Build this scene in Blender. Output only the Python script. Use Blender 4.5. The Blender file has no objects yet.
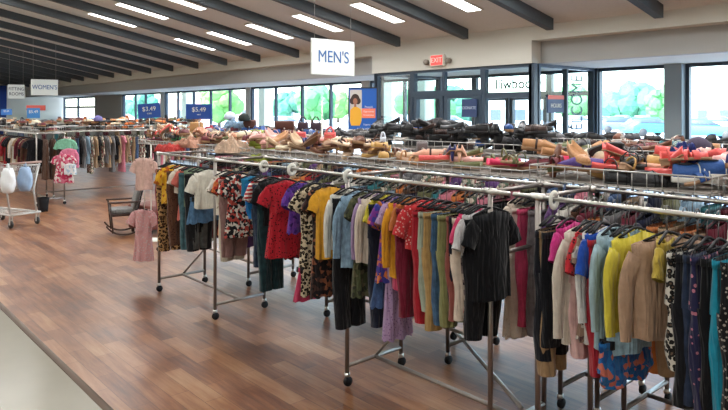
import bpy, bmesh, math, random
from mathutils import Vector, Matrix
PI = math.pi
sc = bpy.context.scene
COL = sc.collection
random.seed(7)
# ---------------------------------------------------------------- camera
H = 1.8
RX, RY = .664, .748          # camera right on the floor plan
FX, FY = -.748, .6635        # camera forward on the floor plan
cam_d = bpy.data.cameras.new('camera')
cam = bpy.data.objects.new('camera', cam_d); COL.objects.link(cam)
cam.location = (0, 0, H)
cam.rotation_euler = (PI/2, 0, math.atan2(FY, FX) - PI/2)
cam_d.sensor_fit = 'HORIZONTAL'; cam_d.sensor_width = 36.0
cam_d.lens = 635.0/728*36
cam_d.shift_y = -(205-112)/728.0
cam_d.clip_end = 600
sc.camera = cam
# ---------------------------------------------------------------- sky, exposure
sc.view_settings.view_transform = 'Standard'
sc.view_settings.look = 'None'
sc.view_settings.gamma = 1
sc.view_settings.exposure = 0.0
w = bpy.data.worlds.new('sky'); sc.world = w; w.use_nodes = True
nt = w.node_tree
sky = nt.nodes.new('ShaderNodeTexSky'); sky.sky_type = 'NISHITA'
sky.sun_disc = False; sky.sun_elevation = math.radians(52); sky.sun_rotation = math.radians(200)
sky.dust_density = 2.5
nt.links.new(sky.outputs[0], nt.nodes['Background'].inputs[0])
nt.nodes['Background'].inputs[1].default_value = 2.5
sd = bpy.data.lights.new('sun', 'SUN'); sd.energy = 15; sd.angle = .01; sd.color = (1, .95, .88)
so = bpy.data.objects.new('sun', sd); COL.objects.link(so)
so.rotation_euler = (math.radians(-38), 0, math.radians(-20)); so.location = (0, -20, 30)
so.rotation_euler = Vector((.25, .62, -.9)).to_track_quat('-Z', 'Y').to_euler()
LAMP_W = 31.0
DIFF_E = 5.0

# ---------------------------------------------------------------- photo rays
def ray(x, y=112):
    r = (x-364)/635.0
    return (FX+RX*r, FY+RY*r, (112-y)/635.0)
def onY(x, y, Y):
    d = ray(x, y); t = Y/d[1]; return Vector((d[0]*t, Y, H+d[2]*t))
def onX(x, y, X):
    d = ray(x, y); t = X/d[0]; return Vector((X, d[1]*t, H+d[2]*t))
def atT(x, y, t):
    d = ray(x, y); return Vector((d[0]*t, d[1]*t, H+d[2]*t))
def proj(p):
    t = (p[0]*FX+p[1]*FY); r = (p[0]*RX+p[1]*RY)
    return 364+635*r/max(t, .01), 112-635*(p[2]-H)/max(t, .01), t

# ---------------------------------------------------------------- materials
MATS = {}
def lin(c):
    return tuple((v/12.92 if v <= .04045 else ((v+.055)/1.055)**2.4) for v in c)
def C8(r, g, b): return lin((r/255, g/255, b/255))
def pbr(name, col, rough=.6, metal=0.0, bump=0, bscale=60, spec=.5, emis=None, estr=0, vary=0, coord='Object'):
    if name in MATS: return MATS[name]
    m = bpy.data.materials.new(name); m.use_nodes = True
    n = m.node_tree; b = n.nodes['Principled BSDF']
    b.inputs['Base Color'].default_value = (*col, 1)
    b.inputs['Roughness'].default_value = rough; b.inputs['Metallic'].default_value = metal
    b.inputs['Specular IOR Level'].default_value = spec
    if emis:
        b.inputs['Emission Color'].default_value = (*emis, 1); b.inputs['Emission Strength'].default_value = estr
    tc = n.nodes.new('ShaderNodeTexCoord')
    nz = n.nodes.new('ShaderNodeTexNoise'); nz.inputs['Scale'].default_value = bscale
    nz.inputs['Detail'].default_value = 3
    n.links.new(tc.outputs[coord], nz.inputs['Vector'])
    if bump:
        bp = n.nodes.new('ShaderNodeBump'); bp.inputs['Strength'].default_value = bump
        bp.inputs['Distance'].default_value = .01
        n.links.new(nz.outputs['Fac'], bp.inputs['Height']); n.links.new(bp.outputs[0], b.inputs['Normal'])
    if vary:
        mx = n.nodes.new('ShaderNodeMix'); mx.data_type = 'RGBA'
        mx.inputs[6].default_value = (*[c*(1-vary) for c in col], 1)
        mx.inputs[7].default_value = (*[min(1, c*(1+vary)) for c in col], 1)
        n.links.new(nz.outputs['Fac'], mx.inputs[0]); n.links.new(mx.outputs[2], b.inputs['Base Color'])
    MATS[name] = m; return m
def ramp(n, stops, const=True):
    r = n.nodes.new('ShaderNodeValToRGB'); cr = r.color_ramp
    if const: cr.interpolation = 'CONSTANT'
    while len(cr.elements) < len(stops): cr.elements.new(.5)
    for e, (p, c) in zip(cr.elements, stops): e.position = p; e.color = (*c, 1)
    return r
def fabric(name, pat, c1, c2=None, c3=None, sc_=1.0):
    if name in MATS: return MATS[name]
    m = bpy.data.materials.new(name); m.use_nodes = True
    n = m.node_tree; b = n.nodes['Principled BSDF']
    b.inputs['Roughness'].default_value = .92; b.inputs['Specular IOR Level'].default_value = .15
    b.inputs['Sheen Weight'].default_value = .15
    tc = n.nodes.new('ShaderNodeTexCoord'); co = tc.outputs['Object']
    weave = n.nodes.new('ShaderNodeTexNoise'); weave.inputs['Scale'].default_value = 28; weave.inputs['Detail'].default_value = 5
    n.links.new(co, weave.inputs['Vector'])
    c2 = c2 or tuple(v*.6 for v in c1); c3 = c3 or c1
    if pat == 'solid':
        r = ramp(n, [(.25, tuple(v*.82 for v in c1)), (.75, tuple(min(1, v*1.12) for v in c1))], False)
        n.links.new(weave.outputs['Fac'], r.inputs[0])
    elif pat == 'stripe':
        wv = n.nodes.new('ShaderNodeTexWave'); wv.bands_direction = 'Z'; wv.inputs['Scale'].default_value = 11*sc_
        n.links.new(co, wv.inputs['Vector'])
        r = ramp(n, [(0, c1), (.5, c2)]); n.links.new(wv.outputs['Fac'], r.inputs[0])
    elif pat in ('dots', 'floral', 'leopard'):
        v = n.nodes.new('ShaderNodeTexVoronoi'); v.inputs['Scale'].default_value = {'dots': 55, 'floral': 40, 'leopard': 44}[pat]*sc_
        n.links.new(co, v.inputs['Vector'])
        if pat == 'dots':
            r = ramp(n, [(0, c2), (.28, c1)]); n.links.new(v.outputs['Distance'], r.inputs[0])
        elif pat == 'leopard':
            r = ramp(n, [(0, c3), (.2, c2), (.52, c1)]); n.links.new(v.outputs['Distance'], r.inputs[0])
        else:
            sp = n.nodes.new('ShaderNodeSeparateColor'); n.links.new(v.outputs['Color'], sp.inputs[0])
            r = ramp(n, [(0, c1), (.42, c2), (.72, c3)]); n.links.new(sp.outputs[0], r.inputs[0])
    elif pat == 'denim':
        r = ramp(n, [(.3, tuple(v*.7 for v in c1)), (.7, tuple(min(1, v*1.3) for v in c1))], False)
        n.links.new(weave.outputs['Fac'], r.inputs[0])
    n.links.new(r.outputs[0], b.inputs['Base Color'])
    mpf = n.nodes.new('ShaderNodeMapping'); mpf.inputs['Scale'].default_value = (26, 26, 4.5); n.links.new(co, mpf.inputs[0])
    fold = n.nodes.new('ShaderNodeTexNoise'); fold.inputs['Scale'].default_value = 1; fold.inputs['Detail'].default_value = 2; fold.inputs['Distortion'].default_value = .6
    n.links.new(mpf.outputs[0], fold.inputs['Vector'])
    bp0 = n.nodes.new('ShaderNodeBump'); bp0.inputs['Strength'].default_value = .9; bp0.inputs['Distance'].default_value = .035
    n.links.new(fold.outputs['Fac'], bp0.inputs['Height'])
    bp = n.nodes.new('ShaderNodeBump'); bp.inputs['Strength'].default_value = .35; bp.inputs['Distance'].default_value = .006
    n.links.new(bp0.outputs[0], bp.inputs['Normal'])
    n.links.new(weave.outputs['Fac'], bp.inputs['Height']); n.links.new(bp.outputs[0], b.inputs['Normal'])
    MATS[name] = m; return m

chrome = pbr('chrome', (.62, .60, .57), .28, 1, bump=.05, bscale=30)
tube_m = pbr('rack_tube', (.30, .27, .25), .38, .9, bump=.05, bscale=30)
wire_m = pbr('wire', (.52, .51, .49), .4, .5)
black_p = pbr('black_plastic', (.01, .01, .012), .6, spec=.25)
rubber = pbr('rubber', (.03, .03, .03), .7)
white_p = pbr('white_plastic', C8(225, 225, 215), .5)
clear_p = pbr('hanger_clear', C8(190, 190, 180), .3)

# ---------------------------------------------------------------- mesh helpers
def link(name, bm, mat, parent=None, smooth=True):
    me = bpy.data.meshes.new(name)
    bmesh.ops.recalc_face_normals(bm, faces=bm.faces)
    bm.to_mesh(me); bm.free()
    if mat is not None:
        for mm in (mat if isinstance(mat, (list, tuple)) else [mat]): me.materials.append(mm)
    if smooth:
        for p in me.polygons: p.use_smooth = True
    o = bpy.data.objects.new(name, me); COL.objects.link(o)
    if parent: o.parent = parent
    return o
def box(bm, x0, x1, y0, y1, z0, z1, M=None, mi=0):
    vs = [Vector((x, y, z)) for z in (z0, z1) for (x, y) in ((x0, y0), (x1, y0), (x1, y1), (x0, y1))]
    if M: vs = [M @ v for v in vs]
    v = [bm.verts.new(p) for p in vs]
    for f in ((3, 2, 1, 0), (4, 5, 6, 7), (0, 1, 5, 4), (1, 2, 6, 5), (2, 3, 7, 6), (3, 0, 4, 7)):
        fc = bm.faces.new([v[i] for i in f]); fc.material_index = mi
def bbox(bm, x0, x1, y0, y1, z0, z1, bev=.01, seg=2, M=None):
    t = bmesh.new(); box(t, x0, x1, y0, y1, z0, z1)
    bmesh.ops.bevel(t, geom=t.edges[:], offset=bev, segments=seg, affect='EDGES', profile=.6)
    if M: bmesh.ops.transform(t, matrix=M, verts=t.verts)
    me = bpy.data.meshes.new('t'); t.to_mesh(me); t.free(); bm.from_mesh(me); bpy.data.meshes.remove(me)
def rings(bm, R, closed=True, cap0=False, cap1=False, mi=0):
    V = [[bm.verts.new(p) for p in r] for r in R]
    n = len(R[0])
    for a, b in zip(V, V[1:]):
        for i in range(n if closed else n-1):
            j = (i+1) % n
            f = bm.faces.new((a[i], a[j], b[j], b[i])); f.material_index = mi
    if cap0: bm.faces.new(V[0][::-1]).material_index = mi
    if cap1: bm.faces.new(V[-1]).material_index = mi
    return V
def tube(bm, pts, r, n=8, closed=False, caps=True, mi=0):
    pts = [Vector(p) for p in pts]; R = []
    rr = r if isinstance(r, (list, tuple)) else [r]*len(pts)
    up = None
    for i, p in enumerate(pts):
        if closed: d = pts[(i+1) % len(pts)]-pts[i-1]
        else: d = pts[min(i+1, len(pts)-1)]-pts[max(i-1, 0)]
        d.normalize()
        if up is None: up = Vector((0, 0, 1)) if abs(d.z) < .9 else Vector((1, 0, 0))
        s = d.cross(up)
        if s.length < 1e-4: s = d.orthogonal()
        s.normalize(); up = s.cross(d).normalized()
        R.append([p+(s*math.cos(a)+up*math.sin(a))*rr[i] for a in [2*PI*k/n for k in range(n)]])
    if closed: R.append(R[0][:])
    rings(bm, R, True, caps and not closed, caps and not closed, mi)
def lathe(bm, prof, n=24, M=None, mi=0):
    R = [[Vector((r*math.cos(2*PI*k/n), r*math.sin(2*PI*k/n), z)) for k in range(n)] for r, z in prof]
    if M: R = [[M @ v for v in r] for r in R]
    rings(bm, R, True, True, True, mi)
def empty(name, loc=(0, 0, 0), rz=0):
    o = bpy.data.objects.new(name, None); COL.objects.link(o); o.empty_display_size = .05
    o.location = loc; o.rotation_euler = (0, 0, rz); return o
def tag(o, label, cat, group=None, kind=None):
    if label: o['label'] = label
    if cat: o['category'] = cat
    if group: o['group'] = group
    if kind: o['kind'] = kind
    return o
def struct(o): o['kind'] = 'structure'; return o
def copy_tree(o, parent=None):
    c = o.copy(); COL.objects.link(c)
    if parent: c.parent = parent; c.matrix_parent_inverse = o.matrix_parent_inverse
    for ch in o.children: copy_tree(ch, c)
    return c
def text(name, s, size, mat, parent, loc, rot, ext=.002, sx=1, sy=1, align='CENTER', off=0):
    cu = bpy.data.curves.new(name, 'FONT'); cu.body = s; cu.size = size; cu.extrude = ext; cu.offset = off
    cu.align_x = align; cu.align_y = 'CENTER'
    to = bpy.data.objects.new('tmp', cu); COL.objects.link(to)
    dg = bpy.context.evaluated_depsgraph_get(); dg.update()
    me = bpy.data.meshes.new_from_object(to.evaluated_get(dg)); me.name = name
    bpy.data.objects.remove(to)
    me.materials.clear(); me.materials.append(mat)
    o = bpy.data.objects.new(name, me); COL.objects.link(o)
    o.location = loc; o.rotation_euler = rot; o.scale = (sx, sy, 1)
    if parent: o.parent = parent
    return o
ORD = ['leftmost', 'second', 'third', 'fourth', 'fifth', 'sixth', 'seventh', 'eighth', 'ninth', 'tenth', 'eleventh', 'twelfth', 'thirteenth', 'fourteenth', 'fifteenth', 'sixteenth', 'seventeenth', 'eighteenth', 'nineteenth', 'twentieth']
ORD += ['twenty-'+s for s in ('first', 'second', 'third', 'fourth', 'fifth', 'sixth', 'seventh', 'eighth', 'ninth')]

# ================================================================ STRUCTURE
XL, XR, YB, YF, YW = -38.0, 6.0, -6.0, 8.9, 11.0
def cz(y): return 4.979-.2*y
wall_m = pbr('wall_paint', C8(212, 212, 203), .85, bump=.08, bscale=90)
wallg_m = pbr('wall_grey_and_shade', C8(170, 172, 170), .85, bump=.08, bscale=90)  # own grey of the far wall; painted shade on the recess
ceil_m = pbr('ceiling_paint', C8(214, 215, 210), .9, bump=.12, bscale=25, vary=.06)
beam_m = pbr('beam_paint', C8(72, 80, 84), .6, bump=.1, bscale=20, vary=.15)
frame_m = pbr('frame_blue_grey', C8(52, 68, 84), .4, .1)
frame_w = pbr('frame_white', C8(205, 212, 212), .5)
blue_m = pbr('blue_paint', C8(22, 60, 140), .7)

# vinyl plank floor
m = bpy.data.materials.new('vinyl_planks'); m.use_nodes = True; n = m.node_tree; b = n.nodes['Principled BSDF']
tc = n.nodes.new('ShaderNodeTexCoord')
br = n.nodes.new('ShaderNodeTexBrick'); br.inputs['Scale'].default_value = 1
br.inputs['Brick Width'].default_value = .6; br.inputs['Row Height'].default_value = .125
br.inputs['Mortar Size'].default_value = .0018; br.offset = .37; br.inputs['Bias'].default_value = 0
br.inputs['Color1'].default_value = (0, 0, 0, 1); br.inputs['Color2'].default_value = (1, 1, 1, 1); br.inputs['Mortar'].default_value = (.3, .3, .3, 1)
n.links.new(tc.outputs['Object'], br.inputs['Vector'])
mp = n.nodes.new('ShaderNodeMapping'); mp.inputs['Scale'].default_value = (1.6, 16, 1); n.links.new(tc.outputs['Object'], mp.inputs[0])
g1 = n.nodes.new('ShaderNodeTexNoise'); g1.inputs['Scale'].default_value = 1.6; g1.inputs['Detail'].default_value = 7; g1.inputs['Roughness'].default_value = .65
n.links.new(mp.outputs[0], g1.inputs['Vector'])
g2 = n.nodes.new('ShaderNodeTexNoise'); g2.inputs['Scale'].default_value = 2.2; g2.inputs['Detail'].default_value = 4
n.links.new(tc.outputs['Object'], g2.inputs['Vector'])
def mth(op, a, b_, k=None):
    q = n.nodes.new('ShaderNodeMath'); q.operation = op
    for i, v in enumerate((a, b_)):
        if isinstance(v, (int, float)): q.inputs[i].default_value = v
        else: n.links.new(v, q.inputs[i])
    return q.outputs[0]
fac = mth('ADD', mth('MULTIPLY', br.outputs['Color'], .24), mth('ADD', mth('MULTIPLY', g1.outputs['Fac'], .62), mth('MULTIPLY', g2.outputs['Fac'], .36)))
r = ramp(n, [(.34, C8(60, 32, 18)), (.46, C8(94, 54, 32)), (.58, C8(124, 78, 48)), (.7, C8(148, 102, 68)), (.88, C8(168, 132, 98))], False)
n.links.new(fac, r.inputs[0])
mx = n.nodes.new('ShaderNodeMix'); mx.data_type = 'RGBA'; mx.blend_type = 'MULTIPLY'
n.links.new(br.outputs['Fac'], mx.inputs[0]); n.links.new(r.outputs[0], mx.inputs[6]); mx.inputs[7].default_value = (.45, .42, .4, 1)
n.links.new(mx.outputs[2], b.inputs['Base Color'])
n.links.new(mth('ADD', .2, mth('MULTIPLY', g2.outputs['Fac'], .36)), b.inputs['Roughness'])
bp = n.nodes.new('ShaderNodeBump'); bp.inputs['Strength'].default_value = .12; bp.inputs['Distance'].default_value = .003
n.links.new(g1.outputs['Fac'], bp.inputs['Height']); n.links.new(bp.outputs[0], b.inputs['Normal'])
b.inputs['Coat Weight'].default_value = .5; b.inputs['Coat Roughness'].default_value = .32
plank_m = m
# polished concrete
conc_m = pbr('polished_concrete', C8(142, 138, 124), .22, bump=.03, bscale=3, vary=.08)

bm = bmesh.new(); box(bm, XL, XR, 1.41, YW, -.1, 0); struct(link('floor', bm, plank_m, smooth=False))
bm = bmesh.new(); box(bm, XL, XR, YB, 1.37, -.1, 0); struct(link('floor_concrete', bm, conc_m, smooth=False))
bm = bmesh.new(); bbox(bm, XL, XR, 1.365, 1.415, -.02, .006, .004, 1); struct(link('trim_1', bm, pbr('floor_strip', C8(88, 72, 60), .4, .5)))
# sloping ceiling
bm = bmesh.new()
v = [bm.verts.new(p) for p in ((XL, YB, cz(YB)), (XR, YB, cz(YB)), (XR, YF+.35, cz(YF+.35)), (XL, YF+.35, cz(YF+.35)))]
v2 = [bm.verts.new(p.co+Vector((0, 0, .25))) for p in v]
bm.faces.new(v[::-1]); bm.faces.new(v2)
for i in range(4): bm.faces.new((v[i], v[(i+1) % 4], v2[(i+1) % 4], v2[i]))
struct(link('ceiling', bm, ceil_m, smooth=False))
# beams
k = 0
for i in range(-7, 18):
    x = -8.78-1.668*i
    if x < XL+.3: break
    bm = bmesh.new(); hw = .06; y0, y1 = YB+.05, 8.68; dep = .175
    P = []
    for y in (y0, y1):
        P.append([Vector((x-hw, y, cz(y)+.02)), Vector((x+hw, y, cz(y)+.02)), Vector((x+hw, y, cz(y)-dep)), Vector((x-hw, y, cz(y)-dep))])
    rings(bm, P, True, True, True)
    k += 1; struct(link('trim_%d' % (k+1), bm, beam_m, smooth=False))
# bulkhead above the windows
bm = bmesh.new()
box(bm, XL, XR, 8.9, 9.2, 2.966, 3.6)
struct(link('wall_front_upper', bm, wall_m, smooth=False))
bm = bmesh.new(); box(bm, -9.78, -5.92, 8.9, 9.2, 2.6, 2.966); struct(link('wall_front_entry', bm, wall_m, smooth=False))
bm = bmesh.new()
box(bm, XL, -9.78, 9.16, 9.3, 2.6, 2.966); box(bm, -5.92, XR, 9.16, 9.3, 2.6, 2.966)
struct(link('wall_front_recess', bm, wallg_m, smooth=False))  # shade of the recess is put into its grey colour
bm = bmesh.new(); box(bm, XL, XR, 9.3, 11.2, 2.6, 2.7); box(bm, XL, XR, 9.3, 11.2, 2.9, 3.3); struct(link('ceiling_soffit', bm, wall_m, smooth=False))
bm = bmesh.new(); box(bm, XL, XR, 11.0, 11.2, 2.7, 2.9); struct(link('wall_front_header', bm, wall_m, smooth=False))
# window wall: sill + posts
bm = bmesh.new()
box(bm, XL, -12.0, 10.95, 11.15, 0, .25); box(bm, XL, -24.75, 10.95, 11.15, .25, 1.4); box(bm, -5.93, XR, 10.95, 11.15, 0, .25)
box(bm, -12.0, -9.72, 10.95, 11.15, 0, .25)
struct(link('wall_front', bm, wall_m, smooth=False))
bm = bmesh.new(); box(bm, XL-.2, XL, YB, YW+.2, 0, 7); struct(link('wall_left', bm, wall_m, smooth=False))
bm = bmesh.new(); box(bm, XR, XR+.2, YB, YW+.2, 0, 7); struct(link('wall_right', bm, wall_m, smooth=False))
bm = bmesh.new(); box(bm, XL, XR, YB-.2, YB, 0, 7); struct(link('wall_back', bm, wall_m, smooth=False))

# glass
gm = bpy.data.materials.new('glass'); gm.use_nodes = True; n = gm.node_tree
for q in list(n.nodes): n.nodes.remove(q)
out = n.nodes.new('ShaderNodeOutputMaterial'); tr = n.nodes.new('ShaderNodeBsdfTransparent'); gl = n.nodes.new('ShaderNodeBsdfGlossy')
tr.inputs[0].default_value = (.86, .95, .95, 1); gl.inputs['Roughness'].default_value = .02
fr = n.nodes.new('ShaderNodeFresnel'); fr.inputs[0].default_value = 1.35
ms = n.nodes.new('ShaderNodeMixShader'); n.links.new(fr.outputs[0], ms.inputs[0]); n.links.new(tr.outputs[0], ms.inputs[1]); n.links.new(gl.outputs[0], ms.inputs[2]); n.links.new(ms.outputs[0], out.inputs[0])

wn = [0]
def window(a, b, z0, z1, axis='x', c=YW, bars=(), mull=(), fw=.06, mat=frame_m, name='window', glass=True):
    """a..b along x (plane y=c) or along y (plane x=c)"""
    wn[0] += 1
    bm = bmesh.new()
    def bb(u0, u1, w0, w1, d=.05):
        if axis == 'x': box(bm, u0, u1, c-d, c+d, w0, w1)
        else: box(bm, c-d, c+d, u0, u1, w0, w1)
    bb(a, a+fw, z0, z1); bb(b-fw, b, z0, z1); bb(a+fw, b-fw, z0, z0+fw); bb(a+fw, b-fw, z1-fw, z1)
    for mu in mull: bb(mu-fw/2, mu+fw/2, z0+fw, z1-fw, .045)
    for z in bars: bb(a+fw, b-fw, z-.045, z+.045, .042)
    o = struct(link('%s_%d' % (name, wn[0]), bm, mat, smooth=False))
    bm = bmesh.new()
    if axis == 'x': vs = [(a+.01, c, z0+.01), (b-.01, c, z0+.01), (b-.01, c, z1-.01), (a+.01, c, z1-.01)]
    else: vs = [(c, a+.01, z0+.01), (c, b-.01, z0+.01), (c, b-.01, z1-.01), (c, a+.01, z1-.01)]
    bm.faces.new([bm.verts.new(p) for p in vs])
    g = link('pane', bm, gm, o, smooth=False)
    return o
# left storefront on Y=11 : mullion pitch 1.35 with white posts
def post(x0, x1, y0=10.9, y1=11.1, mat=frame_w):
    bm = bmesh.new(); bbox(bm, x0, x1, y0, y1, 0, 2.6, .008, 1); wn[0] += 1; struct(link('trim_post_%d' % wn[0], bm, mat, smooth=False))
window(-28.9, -24.75, 1.4, 2.6, mull=(-27.5, -26.4)); post(-24.75, -24.4)
window(-24.4, -18.15, .25, 2.6, mull=(-23.3, -21.97, -20.66, -19.31)); post(-18.15, -17.88)
window(-17.88, -12.4, .25, 2.6, mull=(-16.5, -15.12, -13.78)); post(-12.4, -12.1)
window(-12.1, -9.72, .25, 2.6, mull=(-10.9,))
# right windows
window(-5.9, -4.62, .25, 2.6); post(-4.62, -4.33, 10.8, 11.1, pbr('post_grey', C8(150, 165, 172), .5))
window(-4.33, -1.5, .25, 2.6, mull=(-2.9,)); window(-1.5, 1.6, .25, 2.6, mull=(0,)); window(1.6, 5.9, .25, 2.6, mull=(3, 4.5))
# vestibule, inner front Y=8.96
VY = 8.99
window(-9.72, -8.66, 0, 2.6, c=VY, name='window', fw=.06)
def door(a, b, c, hinge=1, axis='x', z1=2.12):
    o = window(a, b, 0.01, z1, axis=axis, c=c, fw=.075, name='door')
    bm = bmesh.new(); x = b-.16 if hinge > 0 else a+.16
    for s in (-1, 1):
        if axis == 'x': tube(bm, [(x, c, .85), (x, c+s*.1, .85), (x, c+s*.1, 1.25), (x, c, 1.25)], .014)
    link('door_handle', bm, chrome, o)
door(-8.62, -7.87, VY, 1); door(-7.84, -6.99, VY, -1)
window(-8.66, -6.95, 2.15, 2.6, c=VY, mull=(-7.86,), fw=.05)
bm = bmesh.new(); box(bm, -8.66, -6.95, VY-.06, VY+.06, 2.1, 2.2); struct(link('trim_door_header', bm, frame_m, smooth=False))
window(-6.95, -5.95, 0, 2.6, c=VY, bars=(2.08,), fw=.06)
bm = bmesh.new(); box(bm, -6.0, -5.9, VY-.05, VY+.05, 0, 2.6); struct(link('trim_corner_post', bm, frame_m, smooth=False))
bm = bmesh.new(); box(bm, -9.76, -9.68, VY-.05, VY+.05, 0, 2.6); struct(link('trim_corner_post', bm, frame_m, smooth=False))
# side walls of vestibule
window(9.08, 10.9, 0, 2.6, axis='y', c=-5.95, mull=(9.97,), fw=.055)
window(9.08, 10.9, 0, 2.6, axis='y', c=-9.72, mull=(9.97,), fw=.055)
bm = bmesh.new(); box(bm, -6.0, -5.86, 10.9, 11.1, 0, 2.6); struct(link('trim_inner_post', bm, frame_m, smooth=False))
# outer doors
window(-9.66, -8.75, 0, 2.6, bars=(2.15,)); door(-8.72, -7.85, YW, 1); door(-7.82, -6.95, YW, -1)
window(-8.75, -6.9, 2.15, 2.6, fw=.06); window(-6.9, -6.02, 0, 2.6, bars=(2.15,))
bm = bmesh.new(); box(bm, -8.75, -6.9, YW-.07, YW+.07, 2.1, 2.2); struct(link('trim_outer_header', bm, frame_m, smooth=False))
# far left end of the window wall
window(-37.6, -32.4, 1.4, 2.6, bars=(2.05,), mull=(-35.2,), fw=.09)
bm = bmesh.new(); box(bm, -32.4, -28.9, 10.9, 11.1, 0, 2.6); struct(link('wall_front_grey', bm, wallg_m, smooth=False))
bm = bmesh.new(); box(bm, XL, XL+.08, 4.0, 8.2, 0, 3.2); struct(link('wall_left_blue', bm, blue_m, smooth=False))

# ================================================================ OUTSIDE
def structure_box(name, dims, mat):
    bm = bmesh.new(); box(bm, *dims); return struct(link(name, bm, mat, smooth=False))
asph = pbr('parking_lot', C8(176, 180, 184), .9, bump=.1, bscale=2, vary=.06)
structure_box('ground', (-260, 60, 11.2, 300, -.25, -.1), asph)
structure_box('trim_canopy', (-40, 8, 11.2, 13.6, 2.75, 3.1), pbr('canopy', C8(225, 225, 222), .8))
structure_box('trim_walkway', (-40, 8, 11.2, 14.4, -.12, -.01), pbr('walkway', C8(215, 213, 208), .9, vary=.05))

for i, x in enumerate((-27, -20.5, -14.0, -12.3, 1.5)):
    bm = bmesh.new(); bbox(bm, x-.2, x+.2, 13.0, 13.4, -.02, 2.76, .02, 1); struct(link('trim_column_%d' % (i+1), bm, pbr('column_cream', C8(215, 212, 190), .8), smooth=False))
leafm = [pbr('foliage_%d' % i, c, .8, bump=1, bscale=3, vary=.35) for i, c in enumerate((C8(62, 120, 66), C8(52, 108, 84), C8(84, 132, 62)))]
bark = pbr('bark', C8(90, 75, 60), .9, bump=.5, bscale=10)
def tree(px, t, hgt, wid, mi, label):
    p = atT(px, 112, t); rnd = random.Random(int(px*7))
    root = empty('tree', (p.x, p.y, -.1)); tag(root, label, 'tree', 'trees beyond the parking lot')
    bm = bmesh.new(); tube(bm, [(0, 0, 0), (.1, 0, hgt*.3), (0, .1, hgt*.7)], [.25, .2, .08], 10); link('trunk', bm, bark, root)
    bm = bmesh.new()
    for k in range(26):
        a = rnd.uniform(0, 2*PI); q = rnd.uniform(0, 1)**.6; zz = rnd.uniform(.3, .92)
        rr = wid*.5*q*math.sin(PI*min(1, zz*.95))
        M = Matrix.Translation((rr*math.cos(a), rr*math.sin(a), hgt*zz)) @ Matrix.Scale(rnd.uniform(.16, .26)*wid, 4)
        g = bmesh.ops.create_icosphere(bm, subdivisions=2, radius=1, matrix=M)
        for v in g['verts']: v.co += Vector((rnd.uniform(-1, 1), rnd.uniform(-1, 1), rnd.uniform(-1, 1)))*wid*.03
    link('foliage', bm, leafm[mi], root, smooth=False)
for i, (px, t, h_, w_, mi, lb) in enumerate([
        (219, 78, 5.0, 4.6, 2, 'bright green tree outside the window beyond the right blue price sign'),
        (312, 95, 5.0, 6.5, 0, 'green tree outside the window directly beneath the hanging men sign'),
        (288, 116, 5.0, 5.5, 1, 'dull green tree outside, left of the hanging men sign'),
        (338, 112, 5.0, 5, 2, 'pale green tree outside, left of the blue poster'),
        (424, 90, 5.4, 7, 0, 'green tree seen through the left glass entrance door'),
        (456, 100, 5.0, 7, 1, 'green tree seen through the right glass entrance door'),
        (575, 110, 5.6, 7, 0, 'green tree seen through the vestibule side glass'),
        (636, 100, 5.6, 8, 1, 'broad green tree outside the window left of the grey post'),
        (612, 128, 5.6, 7, 0, 'smaller green tree left of the broad tree outside'),
        (662, 88, 4.9, 5, 0, 'green tree outside just left of the grey window post'),
        (145, 90, 4.4, 4.5, 1, 'pale green tree outside the far left windows')]):
    tree(px, t, h_, w_, mi, lb)
def car(px, t, ang, col, label):
    p = atT(px, 112, t)
    root = empty('parked_car', (p.x, p.y, -.1), ang); tag(root, label, 'car', 'cars in the parking lot')
    paint = pbr('car_paint_%d_%d_%d' % tuple(int(c*255) for c in col), col, .3, .2)
    bm = bmesh.new()
    prof = [(-2.2, .35, .8), (-2.15, .3, .95), (-1.2, .28, 1.0), (1.2, .28, .95), (2.1, .3, .85), (2.25, .4, .6)]
    R = []
    for x, zb, zt in prof:
        R.append([Vector((x, y*.88, z)) for y, z in ((-1, zb+.05), (-.9, zb), (.9, zb), (1, zb+.05), (1, zt-.2), (.9, zt), (-.9, zt), (-1, zt-.2))])
    rings(bm, R, True, True, True); link('body', bm, paint, root)
    bm = bmesh.new(); R = []
    for x, zt, wy in ((-1.9, .96, .78), (-1.3, 1.4, .66), (.2, 1.45, .66), (1.1, .96, .78)):
        R.append([Vector((x, -.8, .9)), Vector((x, .8, .9)), Vector((x, wy, zt)), Vector((x, -wy, zt))])
    rings(bm, R, True, True, True); link('cabin', bm, pbr('car_glass', (.05, .07, .09), .1), root)
    bm = bmesh.new(); box(bm, -1.25, .25, -.64, .64, 1.41, 1.48); link('roof', bm, paint, root)
    for x in (-1.35, 1.4):
        for y in (-.86, .86):
            bm = bmesh.new(); lathe(bm, [(.32, -.1), (.34, 0), (.32, .1)], 18, Matrix.Translation((x, y, .33)) @ Matrix.Rotation(PI/2, 4, 'X')); link('wheel', bm, rubber, root)
for a in [(618, 58, .9, C8(90, 110, 140), 'grey blue car parked outside left of the grey post'),
          (647, 70, .4, C8(150, 170, 190), 'silver car farther back outside, left of the grey post'),
          (650, 50, 1.1, C8(60, 150, 150), 'teal car parked outside the window left of the grey post'),
          (702, 44, .5, C8(70, 150, 200), 'blue car parked outside right of the grey post'),
          (722, 62, .3, C8(200, 200, 205), 'white car parked outside at the right edge'),
          (626, 84, .2, C8(120, 130, 150), 'dark grey car in the farthest parking row outside'),
          (580, 72, .3, C8(190, 195, 200), 'pale car seen through the vestibule side glass'),
          (452, 70, .3, C8(205, 205, 205), 'white car seen through the right entrance door'),
          (424, 74, .3, C8(120, 140, 170), 'blue grey car seen through the left entrance door'),
          (288, 62, .3, C8(210, 210, 212), 'white car outside between the left storefront mullions')]:
    car(*a)
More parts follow.
